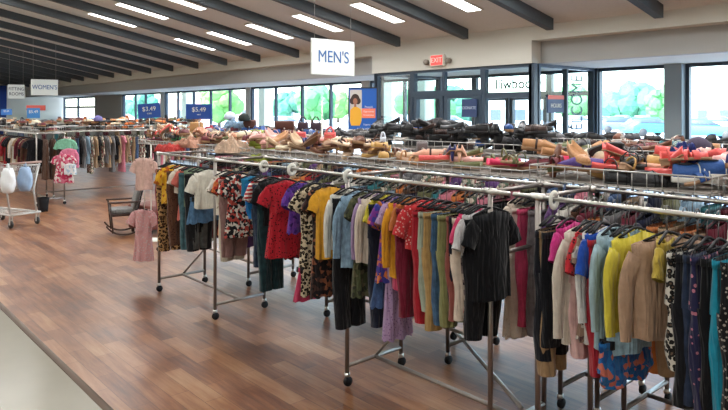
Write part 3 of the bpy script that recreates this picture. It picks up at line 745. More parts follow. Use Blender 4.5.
# front rail: left-edge pixel, bottom pixel, across width, kind, material, trim, label, yaw, drop of neck
def mute(c):
    g_ = .3*c[0]+.59*c[1]+.11*c[2]; return tuple(.90*(v*.88+g_*.12) for v in c)
def fb(k, pat, *cs, s=1.0):
    return fabric(k, pat, *[col(mute(c)) for c in cs], sc_=s)
FRONT = [
 (156, 236, .26, 'pants', fb('f_crimson', 'solid', (165, 35, 60)), 'crimson trousers, leftmost garment beside the front rack upright'),
 (158, 206, .30, 'tee', fb('f_marigold', 'floral', (240, 170, 20), (245, 185, 40), (190, 90, 20)), 'marigold yellow floral t-shirt near the left end of the front rail'),
 (157, 252, .28, 'pants', fb('f_leo1', 'leopard', (200, 150, 90), (50, 30, 20), (150, 95, 50)), 'brown leopard print leggings below the marigold yellow t-shirt'),
 (171, 196, .26, 'tee', fb('f_cream1', 'solid', (232, 220, 200)), 'cream t-shirt with a grey sleeve beside the marigold t-shirt'),
 (167, 246, .28, 'pants', fb('f_brn', 'dots', (110, 70, 50), (60, 35, 30)), 'brown patterned trousers under the cream t-shirt'),
 (176, 222, .27, 'dress', fb('f_coral', 'solid', (228, 110, 95)), 'coral dress between the cream t-shirt and the sage top'),
 (181, 210, .26, 'tank', fb('f_sage', 'solid', (128, 150, 118)), 'sage green top left of the white lace top'),
 (179, 250, .26, 'pants', fb('f_teal', 'denim', (70, 110, 120)), 'faded teal jeans hanging below the sage green top'),
 (185, 252, .28, 'pants', fb('f_blk1', 'solid', (34, 34, 38)), 'black trousers behind the blue denim skirt'),
 (188, 224, .30, 'skirt', fb('f_den1', 'denim', (88, 132, 175)), 'blue denim skirt showing under the white lace top'),
 (190, 211, .33, 'tee', fb('f_white1', 'solid', (236, 230, 214)), 'white short sleeved lace top facing out near the left end'),
 (186, 250, .26, 'pants', fb('f_gry1', 'denim', (90, 92, 90)), 'grey trousers right of the white lace top'),
 (212, 218, .28, 'set', fb('f_wfl', 'floral', (235, 228, 215), (235, 228, 215), (170, 150, 130)), 'white romper with tan flowers right of the white lace top'),
 (216, 238, .28, 'dress', fb('f_coralfl', 'floral', (205, 60, 50), (235, 120, 60), (40, 40, 45), s=1.2), 'red and orange floral dress left of the black floral dress'),
 (222, 240, .30, 'dress', fb('f_mfl', 'floral', (30, 30, 35), (200, 70, 60), (225, 215, 200), s=1.25), 'black dress with red and white flowers'),
 (238, 196, .24, 'tank', fb('f_turq', 'solid', (30, 130, 180)), 'turquoise top behind the floral dresses'),
 (219, 262, .26, 'pants', fb('f_beige1', 'solid', (212, 200, 176)), 'beige trousers under the floral dresses'),
 (220, 258, .26, 'pants', fb('f_mauve', 'solid', (150, 110, 105)), 'dusty mauve trousers left of the striped t-shirt'),
 (246, 219, .27, 'shorts', fb('f_royal1', 'solid', (25, 125, 205)), 'bright blue shorts below the red striped t-shirt'),
 (248, 200, .28, 'tee', fb('f_rstr', 'stripe', (200, 40, 45), (235, 225, 215)), 'red and white striped t-shirt'),
 (253, 268, .24, 'pants', fb('f_dend', 'denim', (45, 60, 85)), 'dark jeans behind the black t-shirt'),
 (255, 230, .30, 'tee', fb('f_blk2', 'solid', (24, 24, 28)), 'black t-shirt left of the red dotted dress'),
 (262, 260, .36, 'dress', fb('f_reddot', 'dots', (205, 30, 45), (50, 20, 25)), 'red short sleeved dress with small black dots'),
 (258, 292, .24, 'pants', fb('f_dteal', 'denim', (30, 60, 66)), 'dark teal trousers hanging below the red dotted dress'),
 (286, 236, .28, 'dress', fb('f_purp', 'floral', (95, 50, 160), (120, 60, 170), (60, 30, 110)), 'purple dress between the red dotted dress and leopard dress'),
 (266, 262, .28, 'tee', fb('f_redp', 'solid', (175, 35, 45)), 'dark red t-shirt left of the leopard dress'),
 (294, 298, .32, 'dress', fb('f_leo', 'leopard', (222, 200, 165), (28, 24, 22), (120, 90, 60), s=1.05), 'long cream and black leopard print dress'),
 (296, 302, .30, 'skirt', fb('f_hotp', 'solid', (205, 55, 95)), 'raspberry pink skirt right of the leopard dress'),
 (312, 262, .25, 'tee', fb('f_gold', 'solid', (240, 170, 35)), 'golden yellow ruffled t-shirt right of the leopard dress'),
 (307, 300, .28, 'dress', fb('f_bfl', 'floral', (35, 28, 30), (70, 45, 40), (160, 90, 60)), 'dark brown floral dress between yellow and white tops'),
 (326, 254, .36, 'long', fb('f_wht2', 'solid', (232, 228, 216)), 'white long sleeved top left of the light denim shirt'),
 (336, 272, .34, 'long', fb('f_lden', 'denim', (135, 168, 195)), 'light blue denim shirt with long sleeves'),
 (333, 330, .28, 'pants', fb('f_blk3', 'solid', (25, 25, 30)), 'black trousers right of the light denim shirt'),
 (350, 300, .26, 'dress', fb('f_camo', 'floral', (80, 85, 55), (50, 52, 40), (110, 105, 75)), 'olive camouflage print dress behind the rack upright'),
 (354, 262, .32, 'long', fb('f_lilac', 'solid', (170, 140, 185)), 'lilac long sleeved top left of the cream sweater'),
 (357, 268, .33, 'long', fb('f_cream2', 'solid', (226, 208, 190)), 'cream sweater with lilac top behind it'),
 (368, 240, .26, 'tee', fb('f_yel2', 'solid', (222, 205, 50)), 'lemon yellow t-shirt behind the cream sweater'),
 (369, 328, .28, 'pants', fb('f_navy1', 'solid', (30, 34, 52)), 'navy trousers left of the purple floral dress'),
 (373, 285, .33, 'dress', fb('f_pfl', 'floral', (60, 60, 160), (130, 50, 150), (225, 120, 60), s=1.1), 'blue and purple floral dress left of the golden orange sweater'),
 (373, 308, .26, 'skirt', fb('f_den3', 'denim', (70, 100, 150)), 'blue denim skirt under the purple floral dress'),
 (384, 282, .32, 'long', fb('f_amber', 'solid', (240, 160, 25)), 'amber orange sweater right of the purple floral dress'),
 (382, 344, .27, 'dress', fb('f_lav', 'dots', (185, 150, 195), (150, 110, 160)), 'long lavender lace dress hanging lowest left of the trousers'),
 (393, 272, .30, 'tee', fb('f_rust', 'solid', (205, 110, 50)), 'rust orange t-shirt left of the red glitter top'),
 (390, 295, .28, 'tank', fb('f_rose', 'solid', (215, 70, 110)), 'rose pink top under the rust orange t-shirt'),
 (399, 254, .33, 'tee', fb('f_glit', 'dots', (215, 45, 50), (235, 180, 170)), 'red t-shirt with white speckles above the red trousers'),
 (397, 318, .28, 'pants', fb('f_mar', 'solid', (130, 25, 50)), 'maroon trousers under the speckled red t-shirt'),
 (413, 324, .28, 'pants', fb('f_red2', 'solid', (190, 30, 45)), 'scarlet trousers beside the pale green trousers'),
 (419, 312, .28, 'pants', fb('f_pgr', 'solid', (165, 175, 155)), 'pale grey green trousers right of the scarlet trousers'),
 (424, 332, .28, 'pants', fb('f_mus', 'solid', (190, 148, 85)), 'mustard tan trousers left of the blue jeans'),
 (432, 326, .27, 'pants', fb('f_blu3', 'denim', (60, 95, 130)), 'blue jeans between tan and olive trousers'),
 (438, 328, .29, 'pants', fb('f_oli', 'solid', (140, 140, 85)), 'olive green trousers right of the blue jeans'),
 (447, 322, .28, 'pants', fb('f_salm', 'solid', (150, 75, 65)), 'brick red trousers right of the olive trousers'),
 (450, 316, .27, 'pants', fb('f_navy2', 'solid', (26, 28, 45)), 'dark navy trousers left of the pink t-shirt'),
 (455, 318, .30, 'tee', fb('f_hp2', 'solid', (232, 60, 110)), 'hot pink t-shirt partly behind the light grey t-shirt'),
 (453, 322, .30, 'pants', fb('f_cr3', 'solid', (226, 205, 185)), 'cream trousers under the light grey t-shirt'),
 (458, 262, .34, 'tee', fb('f_lgr', 'solid', (205, 200, 200)), 'light grey t-shirt left of the black t-shirt dress'),
 (462, 335, .24, 'pants', fb('f_grp', 'floral', (190, 170, 155), (130, 110, 110), (60, 50, 55)), 'grey patterned leggings under the black t-shirt dress'),
 (468, 306, .30, 'tee', fb('f_blk4', 'solid', (16, 17, 22)), 'large black t-shirt dress hanging by the middle rack upright'),
 (465, 342, .27, 'pants', fb('f_blk5', 'solid', (20, 20, 26)), 'long black leggings beneath the black t-shirt dress'),
 (504, 342, .32, 'dress', fb('f_crlace', 'dots', (222, 205, 185), (200, 180, 160)), 'long cream lace dress right of the black t-shirt dress'),
 (510, 338, .30, 'pants', fb('f_cr5', 'solid', (224, 206, 190)), 'cream trousers right of the cream lace dress'),
 (518, 328, .30, 'pants', fb('f_pk3', 'solid', (230, 70, 115)), 'bright pink trousers right of the cream lace dress'),
 (529, 338, .28, 'pants', fb('f_gry3', 'denim', (120, 112, 115)), 'grey marl trousers beside the bright pink trousers'),
 (536, 362, .28, 'pants', fb('f_blk6', 'solid', (22, 24, 34)), 'black trousers behind the right rack upright'),
 (540, 378, .26, 'pants', fb('f_tan3', 'solid', (170, 135, 95)), 'tan trousers ending low by the right rack upright'),
 (543, 350, .28, 'pants', fb('f_blk7', 'solid', (18, 20, 28)), 'black leggings left of the magenta t-shirt'),
 (554, 262, .28, 'tee', fb('f_mag', 'solid', (225, 50, 140)), 'magenta t-shirt left of the cream cardigan'),
 (558, 350, .38, 'card', fb('f_cr6', 'solid', (220, 205, 188)), 'long cream cardigan right of the magenta t-shirt'),
 (573, 360, .28, 'pants', fb('f_pk4', 'solid', (228, 180, 175)), 'pale pink trousers right of the cream cardigan'),
 (571, 300, .34, 'tee', fb('f_red4', 'dots', (205, 35, 45), (60, 20, 25)), 'red t-shirt with dark flecks left of the royal blue top'),
 (576, 345, .30, 'dress', fb('f_gf', 'floral', (150, 120, 100), (200, 190, 180), (90, 60, 60)), 'grey and rust floral dress behind the royal blue top'),
 (581, 300, .34, 'tee', fb('f_roy', 'solid', (30, 80, 190)), 'royal blue t-shirt between red and light blue tops'),
 (578, 352, .33, 'long', fb('f_wh7', 'solid', (232, 228, 224)), 'white long sleeved top under the royal blue t-shirt'),
 (589, 378, .30, 'pants', fb('f_red5', 'solid', (190, 35, 50)), 'red leggings low behind the light blue sweater'),
 (593, 358, .36, 'long', fb('f_lb', 'solid', (165, 195, 205)), 'light blue sweater left of the bright yellow top'),
 (600, 390, .36, 'shorts', fb('f_bfs', 'floral', (30, 110, 185), (25, 90, 165), (215, 110, 90)), 'blue floral swim shorts hanging lowest under the tan top'),
 (606, 338, .38, 'long', fb('f_by', 'solid', (228, 208, 55)), 'bright yellow long sleeved top left of the tan top'),
 (603, 362, .36, 'tank', fb('f_ldn2', 'denim', (150, 185, 205)), 'pale denim blouse showing under the tan top'),
 (622, 345, .42, 'long', fb('f_tan', 'solid', (186, 148, 118)), 'tan brown sweater facing out beside the bright yellow top'),
 (657, 288, .26, 'tee', fb('f_yk', 'solid', (200, 170, 60)), 'mustard t-shirt just behind the tan sweater'),
 (668, 372, .28, 'pants', fb('f_ani', 'leopard', (225, 218, 205), (30, 28, 28), (120, 95, 75), s=1.1), 'white and black animal print leggings right of the tan sweater'),
 (677, 410, .30, 'pants', fb('f_blk8', 'solid', (18, 19, 26)), 'black trousers right of the animal print leggings'),
 (685, 408, .28, 'pants', fb('f_den8', 'denim', (42, 56, 84)), 'dark blue jeans between black trousers and floral leggings'),
 (692, 414, .30, 'pants', fb('f_nfl', 'dots', (38, 38, 78), (205, 120, 140), s=.7), 'navy leggings with pink flowers'),
 (703, 418, .30, 'pants', fb('f_blk9', 'solid', (14, 15, 20)), 'black leggings left of the turquoise trousers'),
 (714, 425, .30, 'pants', fb('f_tq', 'solid', (20, 150, 180)), 'turquoise trousers near the right edge'),
 (722, 425, .32, 'pants', fb('f_blkf', 'dots', (25, 25, 30), (180, 170, 160)), 'black dotted trousers at the right edge'),
]
RZ = 1.385
NECK = -.093   # neck of garment below rail
import re
def short(l): return re.split(r',| (?:left|right) of| hanging| facing| below| under| behind| between| beside| showing| near| partly| ending| low | beneath| above| with| just| along', l)[0]+' on the front rail'
def place_front(e, idx):
    xl, yb, W, kind, mat, label = e
    rd = random.Random(idx*13+5)
    yaw = HEROES.get(xl, rd.uniform(-.14, .14))
    drop = 0
    if kind in ('shorts', 'skirt', 'tank') and yb > 300 and 600 < xl < 660: drop = .0
    back = mat.name in ('f_crlace', 'f_cr5', 'f_pk3', 'f_gry3'); YA = YR if back else 2.69
    Ye = YA-W*.5*math.cos(yaw)
    d = ray(xl); t = Ye/d[1]; X = d[0]*t-W*.5*math.sin(yaw)
    tc_ = YA/ray(xl)[1]
    zb = H-(yb-112)*t/635.0
    zn = RZ+NECK
    L = max(.18, zn-zb)
    low = {'shorts': .24, 'skirt': .27}.get(kind)
    if low and L > low+.1:
        # hung low: the garment is clipped to a longer drop
        drop = L-low; L = low
    g = garment(kind, W, L, mat, None, idx)
    g.location = (X, YA, zn-drop); g.rotation_euler = (rd.uniform(-.02, .02), 0, PI/2+yaw)
    tag(g, label, CATN[kind], 'clothes on the back rail' if back else 'clothes on the front rail')
    h = put_hanger(X, YA, RZ+.014, PI/2+yaw, 'black hanger holding the '+(short(label).replace('front rail', 'back rail') if back else short(label)), 'hangers on the back rail' if back else 'hangers on the front rail')
    if drop:
        bm = bmesh.new()
        for s in (-1, 1):
            tube(bm, [(s*W*.3, 0, drop-.05), (s*W*.36, 0, -.05)], .0025, 5)
            box(bm, s*W*.36-.012, s*W*.36+.012, -.03, .03, -.075, -.04)
        link('clip_strap', bm, black_p, g)
    return X
HEROES = {190: -.3, 221: -.2, 262: -.35, 294: -.3, 312: -.2, 336: -.2, 399: -.25, 468: -.25, 558: -.3, 606: -.2, 622: -.5}
for i, e in enumerate(FRONT): place_front(e, i+1)
# rail size dividers
for px in (264, 292, 348, 554):
    p = onY(px, 112, YA)
    bm = bmesh.new()
    n_ = 26; R = []
    for (ro, x) in ((.017, -.003), (.042, -.003), (.044, 0), (.042, .003), (.017, .003), (.017, -.003)):
        R.append([Vector((x, ro*math.cos(2*PI*k/n_), ro*math.sin(2*PI*k/n_)*1.1-.006)) for k in range(n_)])
    rings(bm, R); o = link('size_divider', bm, white_p); o.location = (p.x, YA, RZ)
    tag(o, 'round white size divider on the front rail above the %s' % {264: 'striped t-shirt', 292: 'leopard dress', 348: 'denim shirt', 554: 'magenta t-shirt'}[px], 'rail divider', 'size dividers on the front rail')

# pools for the other rails
POOLC = [('black', (22, 22, 28), 'solid'), ('navy', (32, 38, 66), 'solid'), ('grey', (120, 120, 122), 'solid'), ('white', (225, 220, 210), 'solid'), ('red', (180, 40, 48), 'solid'),
         ('pink', (225, 130, 150), 'solid'), ('teal', (50, 130, 140), 'solid'), ('denim blue', (70, 98, 140), 'denim'), ('tan', (180, 148, 112), 'solid'), ('olive', (105, 105, 70), 'solid'),
         ('purple', (105, 65, 130), 'solid'), ('cream floral', (215, 200, 180), 'floral'), ('burgundy', (110, 30, 48), 'solid'), ('orange', (220, 125, 60), 'solid'), ('light blue', (150, 185, 210), 'solid'), ('brown', (95, 62, 45), 'solid')]
pool = {}
def pool_item(kind, ci, L, W=.3):
    key = (kind, ci, L)
    if key in pool: return copy_tree(pool[key])
    nm, c, pat = POOLC[ci]
    mt = fabric('pool_%s' % nm.replace(' ', '_'), pat, col(mute(c)), col((120, 60, 60)) if pat == 'floral' else None, col((90, 110, 90)) if pat == 'floral' else None)
    g = garment(kind, W, L, mt, None, ci*17+len(kind)); pool[key] = g; return g
KW = {'tee': 't-shirt', 'long': 'long sleeved top', 'dress': 'dress', 'pants': 'trousers', 'tank': 'sleeveless top'}
def rail_fill(P0, P1, step, wts, phrase, group, seed, cols=None, Ls=(.5, .62, .75), z=RZ, W=.3, across=None):
    rd = random.Random(seed); P0 = Vector(P0); P1 = Vector(P1); d = (P1-P0); n_ = int(d.length/step); a = math.atan2(d.y, d.x)+PI/2
    last = None
    for i in range(n_):
        q = P0+d*((i+.5+rd.uniform(-.2, .2))/n_)
        if group == 'clothes on the back rail' and 488 < proj((q.x, q.y-.12, 1))[0] < 542: continue
        kind = rd.choice(wts); ci = rd.choice(cols or range(len(POOLC)))
        if (kind, ci) == last: ci = (ci+3) % len(POOLC)
        last = (kind, ci)
        L = rd.choice(Ls)
        if kind in ('tee', 'tank'): L = min(L, .55)
        g = pool_item(kind, ci, L, W)
        yaw = rd.uniform(-.12, .12)
        g.location = (q.x, q.y, z+NECK); g.rotation_euler = (0, 0, a+yaw)
        nm = POOLC[ci][0]
        tag(g, '%s %s %s' % (nm, KW[kind], phrase), CATN[kind], group)
        put_hanger(q.x, q.y, z+.014, a+yaw, 'hanger of %s %s %s' % (nm, KW[kind].replace('long sleeved', 'long'), phrase.replace('the back rail of the front row', 'the back rail').replace('the aisle rack behind the rocking chair', 'the far aisle rack')), 'hangers '+group)
rail_fill((-6.05, YR+.0, 0), (-.5, YR, 0), .07, ['tee', 'pants', 'pants', 'dress', 'long'], 'on the back rail of the front row', 'clothes on the back rail', 3)
rail_fill((-7.3, Y2R, 0), (-.6, Y2R, 0), .11, ['pants', 'dress', 'long', 'pants'], 'on the second rack row', 'clothes on the rack behind', 5, Ls=(.62, .75, .85))

# garments on the left end of rack A (hung outward)
pinkf = fb('f_palepink', 'solid', (236, 190, 175)); pinkp = fb('f_pinkgirl', 'dots', (232, 165, 165), (220, 200, 195))
def end_piece(kind, px, t, ztop, L, W, mat, label, yaw, cat=None, extra=None):
    p = atT(px, 112, t)
    g = garment(kind, W, L, mat, None, int(px)); g.location = (p.x, p.y, ztop); g.rotation_euler = (0, 0, yaw)
    tag(g, label, cat or CATN[kind]); return g
end_piece('tee', 144.5, 6.63, 1.33, .36, .25, pinkf, 'pale pink ruffled top hung on the left end of the front rack', .75)
end_piece('dress', 143.5, 6.63, .79, .55, .26, pinkp, 'pink and mint child dress hung low at the left end of the front rack', .75)
for _x, _z, _l in ((144.5, 1.33, 'hanger of the pale pink ruffled top on the rack end'), (143.5, .79, 'hanger of the pink and mint child dress on the rack end')):
    _p = atT(_x, 112, 6.63); put_hanger(_p.x, _p.y, _z+.093, .75, _l, 'hangers on the rack end')
bm = bmesh.new(); tube(bm, [(0, 0, -.09), (0, 0, .5)], .004, 6); tube(bm, [(0, 0, .5), (.03, 0, .53), (.05, .0, .515)], .004, 6); p = atT(144.5, 112, 6.6); o = link('display_hook', bm, white_p); o.location = (p.x, p.y, .87); tag(o, 'white display hook between the two pink garments on the rack end', 'hook')

# ================================================================ FAR LEFT RACKS
rack(-2.0, 1.5, -.25, .25, 0, 0, 'clothes rack across the aisle behind the rocking chair', loc=(-14.3, 5.9, 0), ang=PI/2, brace=False)
rail_fill((-14.05, 4.0, 0), (-14.05, 7.3, 0), .075, ['long', 'long', 'tee', 'dress', 'pants'], 'on the aisle rack behind the rocking chair', 'clothes on the far aisle rack', 11, cols=[0, 3, 5, 2, 8, 9, 11, 11, 14, 15, 7, 8, 2, 11], Ls=(.62, .7, .82), W=.4)
rack(-19.0, -13.15, 3.35, 3.85, 0, 0, 'clothes rack at the far left edge behind the shopping cart', brace=False)
rail_fill((-17.2, 3.35, 0), (-13.2, 3.35, 0), .13, ['long', 'tee', 'dress'], 'on the far left rack behind the cart', 'clothes on the far left rack', 12, cols=[0, 4, 8, 3, 15, 12, 11, 0], Ls=(.55, .62, .7), W=.4)
rail_fill((-13.12, 3.45, 0), (-13.12, 3.85, 0), .13, ['long', 'dress'], 'at the end of the far left rack', 'clothes on the far left rack end', 14, cols=[0, 15, 0], Ls=(.7, .8), W=.36)
end_piece('tee', 66, 12.0, 1.30, .22, .40, fb('f_mint', 'solid', (130, 205, 170)), 'mint green top hung above pink clothing on the far left rack end', .8)
end_piece('long', 69, 11.9, 1.12, .30, .36, fb('f_bpk', 'solid', (240, 130, 165)), 'bright pink top below the mint green top on the rack end', .8)
end_piece('dress', 64, 11.8, 1.02, .55, .44, fb('f_pkred', 'floral', (215, 50, 95), (240, 225, 220), (235, 120, 150), s=.7), 'pink red and white print dress on the far left rack end', .8)
end_piece('tank', 70, 11.7, .85, .22, .30, fb('f_wbl', 'floral', (232, 232, 235), (170, 200, 225), (232, 232, 235)), 'small white and blue top in front of the pink print dress', .8)
basket(-14.3, 5.7, 3.6, .5, 1.40, .1, 'wire basket on the aisle rack behind the rocking chair', PI/2, sp=.12)
basket(-16.0, 3.6, 5.6, .5, 1.40, .1, 'wire basket on the far left rack behind the cart', 0, sp=.14)
# deeper racks behind, far left
rack(-3.5, 3.5, -.25, .25, 0, 0, 'distant clothes rack in front of the far left wall', loc=(-20, 6.0, 0), ang=PI/2, brace=False)
rail_fill((-19.75, 3.2, 0), (-19.75, 9.3, 0), .3, ['long', 'dress'], 'on the distant rack by the far left wall', 'clothes on the distant rack', 15, Ls=(.62, .7), W=.4)
basket(-20, 6, 6.8, .5, 1.4, .1, 'wire basket on the distant rack by the far left wall', PI/2, sp=.2)

# ================================================================ FOOTWEAR
def wprof(u):   # half width along foot 0 heel .. 1 toe
    return .030+.016*math.sin(PI*min(1, u*1.05))**.8*(.7+.6*u) if u < .97 else .02
SL = .24
def sole_bm(th=.018, heel=0.0, arch=.012, n_=12):
    bm = bmesh.new(); R = []
    for i in range(n_+1):
        u = i/n_; w_ = wprof(u)*(math.sin(PI*(.08+.84*u))**.35); x = SL*(u-.5)
        z = heel*(1-u)**1.6+arch*math.sin(PI*u)*.3
        R.append([Vector((x, w_*c, z+s*th/2+th/2)) for c, s in ((-1, -.8), (-.9, -1), (.9, -1), (1, -.8), (1, .8), (.9, 1), (-.9, 1), (-1, .8))])
    rings(bm, R, True, True, True); return bm
def strap(bm, u0, hgt, wd=.018, lift=.0, skew=0):
    n_ = 10; R = []
    for i in range(n_+1):
        a = PI*i/n_; w_ = wprof(u0)*1.02; y = w_*math.cos(a); z = lift+hgt*math.sin(a)**.7; x = SL*(u0-.5)+skew*math.cos(a)
        R.append([Vector((x-wd/2, y, z)), Vector((x+wd/2, y, z)), Vector((x+wd/2, y*.93, z-.004)), Vector((x-wd/2, y*.93, z-.004))])
    rings(bm, R, True, True, True)
def upper_bm(h_heel, h_mid, h_toe, lift=.012, n_=12, open_to=.0):
    bm = bmesh.new(); R = []
    for i in range(n_+1):
        u = i/n_; w_ = wprof(u)*(math.sin(PI*(.07+.86*u))**.35)*.97; x = SL*(u-.5)*.97
        h = h_heel+(h_mid-h_heel)*min(1, u/.45) if u < .45 else h_mid+(h_toe-h_mid)*((u-.45)/.55)**.8
        lf = lift[0]*(1-u)**1.6+lift[1] if isinstance(lift, tuple) else lift
        ring = []
        if u < open_to:
            for a in [PI*k/10 for k in range(11)]:
                y = w_*math.cos(a); zz = h*min(1, math.sin(a)*2.2)
                ring.append(Vector((x, y, lf+zz*(1 if abs(math.cos(a)) > .6 else .35))))
        else:
            for a in [PI*k/10 for k in range(11)]:
                ring.append(Vector((x, w_*math.cos(a), lf+h*math.sin(a)**.65)))
        R.append(ring)
    rings(bm, R, True, True, True); return bm
def shaft_bm(h0, h1, r, lift=.02):
    bm = bmesh.new(); R = []
    for i in range(7):
        v = i/6; z = lift+h0+(h1-h0)*v; R.append([Vector((-.07+.004*math.sin(v*9)+(r+.02*(1-v)**2)*math.cos(t), (r*.72+.004*math.sin(v*7))*math.sin(t), z)) for t in [2*PI*k/14 for k in range(14)]])
    rings(bm, R); return bm
SHM = {}
def leather(nm, c, rough=.45):
    return pbr('shoe_'+nm.replace(' ', '_'), col(c), rough, bump=.3, bscale=80, vary=.12)
SC = {'black': (24, 24, 28), 'charcoal': (58, 58, 62), 'dark grey': (85, 86, 90), 'brown': (110, 66, 46), 'tan': (190, 138, 92), 'beige': (214, 184, 152), 'cream': (232, 218, 190), 'peach': (235, 180, 152),
      'pale pink': (236, 178, 170), 'coral': (232, 92, 88), 'hot pink': (222, 50, 96), 'red': (200, 40, 45), 'navy': (42, 46, 105), 'blue': (45, 90, 160), 'white': (232, 230, 226), 'gold': (205, 162, 92), 'silver': (175, 175, 178),
      'olive': (105, 110, 70), 'green': (60, 130, 85), 'purple': (90, 65, 140), 'orange': (226, 120, 50), 'lime': (170, 185, 70), 'dark brown': (62, 40, 34), 'maroon': (110, 40, 50), 'teal': (50, 120, 130)}
protos = {}
def insole(root, z, x, hl):
    bm = bmesh.new(); lathe(bm, [(.5, 0), (1, .002), (.5, .004)], 18, Matrix.Translation((x, 0, z)) @ Matrix.Diagonal((hl, .027, 1, 1))); link('insole', bm, pbr('insole_tan', col((176, 146, 112)), .8), root)
KN = {'sandal': 'sandal', 'flat': 'flat_shoe', 'sneaker': 'sneaker', 'flip': 'flip_flop', 'heel': 'high_heel', 'boot': 'ankle_boot', 'clog': 'clog'}
def shoe(kind, cn):
    key = (kind, cn)
    if key in protos: return copy_tree(protos[key])
    m_ = leather(cn, SC[cn]); root = empty(KN[kind]); dark = cn in ('black', 'charcoal', 'dark grey', 'dark brown')
    solem = pbr('sole_tan', col((160, 125, 95)), .7) if kind in ('sandal', 'flip', 'heel', 'flat') else (pbr('sole_white', col((225, 222, 215)), .6) if kind == 'sneaker' else pbr('sole_black', (.02, .02, .02), .7))
    if dark: solem = pbr('sole_black', (.02, .02, .02), .7)
    if kind == 'flip':
        link('sole', sole_bm(.02), m_, root)
        bm = bmesh.new()
        for s in (-1, 1): tube(bm, [(.055, 0, .02), (.03, s*.018, .045), (-.02, s*.036, .02)], [.005, .007, .008], 6)
        link('thong_strap', bm, leather('dark brown', SC['dark brown']), root)
    elif kind == 'sandal':
        link('sole', sole_bm(.014, .02), solem, root)
        bm = bmesh.new(); strap(bm, .72, .045, .03, .012); strap(bm, .55, .052, .018, .014, .01); strap(bm, .2, .07, .012, .02); link('straps', bm, m_, root)
        bm = bmesh.new(); box(bm, -.115, -.075, -.024, .024, -.004, .02); link('heel', bm, solem, root, smooth=False)
    elif kind == 'flat':
        link('sole', sole_bm(.008), solem, root); link('upper', upper_bm(.045, .038, .035, .006, open_to=.66), m_, root); insole(root, .026, -.04, .062)
        bm = bmesh.new(); tube(bm, [(.05, -.012, .045), (.05, -.002, .05), (.05, .002, .05), (.05, .012, .045)], [.006, .003, .003, .006], 6); link('bow', bm, m_, root)
    elif kind == 'clog':
        link('sole', sole_bm(.026, .012), solem if dark else pbr('sole_cork', col((150, 115, 85)), .8), root); link('upper', upper_bm(.02, .06, .05, .022, open_to=.45), m_, root); insole(root, .034, -.065, .045)
        bm = bmesh.new(); strap(bm, .62, .064, .014, .022); lathe(bm, [(.004, 0), (.011, .002), (.004, .004)], 10, Matrix.Translation((.03, -.02, .084))); link('buckle_strap', bm, leather('dark brown', SC['dark brown']) if not dark else m_, root)
    elif kind == 'sneaker':
        link('sole', sole_bm(.026, .006), solem, root); link('upper', upper_bm(.07, .075, .045, .02), m_, root)
        bm = bmesh.new()
        for q in range(4): strap(bm, .45+.08*q, .078-.008*q, .005, .02)
        link('laces', bm, black_p if dark else white_p, root)
        bm = bmesh.new(); lathe(bm, [(.02, .0), (.028, .004), (.02, .008)], 14, Matrix.Translation((-.065, 0, .088)) @ Matrix.Scale(1.5, 4, (1, 0, 0))); link('collar', bm, pbr('shoe_lining', col((60, 60, 66)), .9), root)
    elif kind == 'heel':
        link('sole', sole_bm(.008, .07), solem, root)
        link('upper', upper_bm(.045, .035, .035, (.07, .006), open_to=.66), m_, root)
        bm = bmesh.new(); tube(bm, [(-.1, 0, .07), (-.108, 0, .0)], [.016, .006], 8); link('heel', bm, m_, root)
    elif kind == 'boot':
        link('sole', sole_bm(.02, .012), solem, root); link('upper', upper_bm(.085, .08, .045, .018), m_, root); link('shaft', shaft_bm(.05, .17, .05), m_, root)
    protos[key] = root; return root
CATS = {'sandal': 'sandal', 'flat': 'flat shoe', 'sneaker': 'sneaker', 'flip': 'flip flop', 'heel': 'high heel', 'boot': 'boot', 'clog': 'clog'}
class Heap:
    def __init__(s, x0, x1, y0, y1, z0, c=.045):
        s.x0, s.y0, s.c, s.z0 = x0, y0, c, z0; s.nx = int((x1-x0)/c)+2; s.ny = int((y1-y0)/c)+2; s.h = {}
        s.b = (x0, x1, y0, y1)
    def peek(s, x, y, ang, L, Wd): return s.drop(x, y, ang, L, Wd, 0, dry=True)
    def drop(s, x, y, ang, L, Wd, hh, pack=.75, dry=False):
        cells = set()
        for a in range(-3, 4):
            for b in range(-1, 2):
                lx, ly = a/3*L*.42, b*Wd*.38
                cells.add((int((x+lx*math.cos(ang)-ly*math.sin(ang)-s.x0)/s.c), int((y+lx*math.sin(ang)+ly*math.cos(ang)-s.y0)/s.c)))
        z = max(s.h.get(q, s.z0) for q in cells)
        if dry: return z
        for q in cells: s.h[q] = z+hh*pack
        return z
HS = {'sandal': .04, 'flat': .04, 'sneaker': .07, 'flip': .03, 'heel': .07, 'boot': .13, 'clog': .055}
SHOEN = [0]
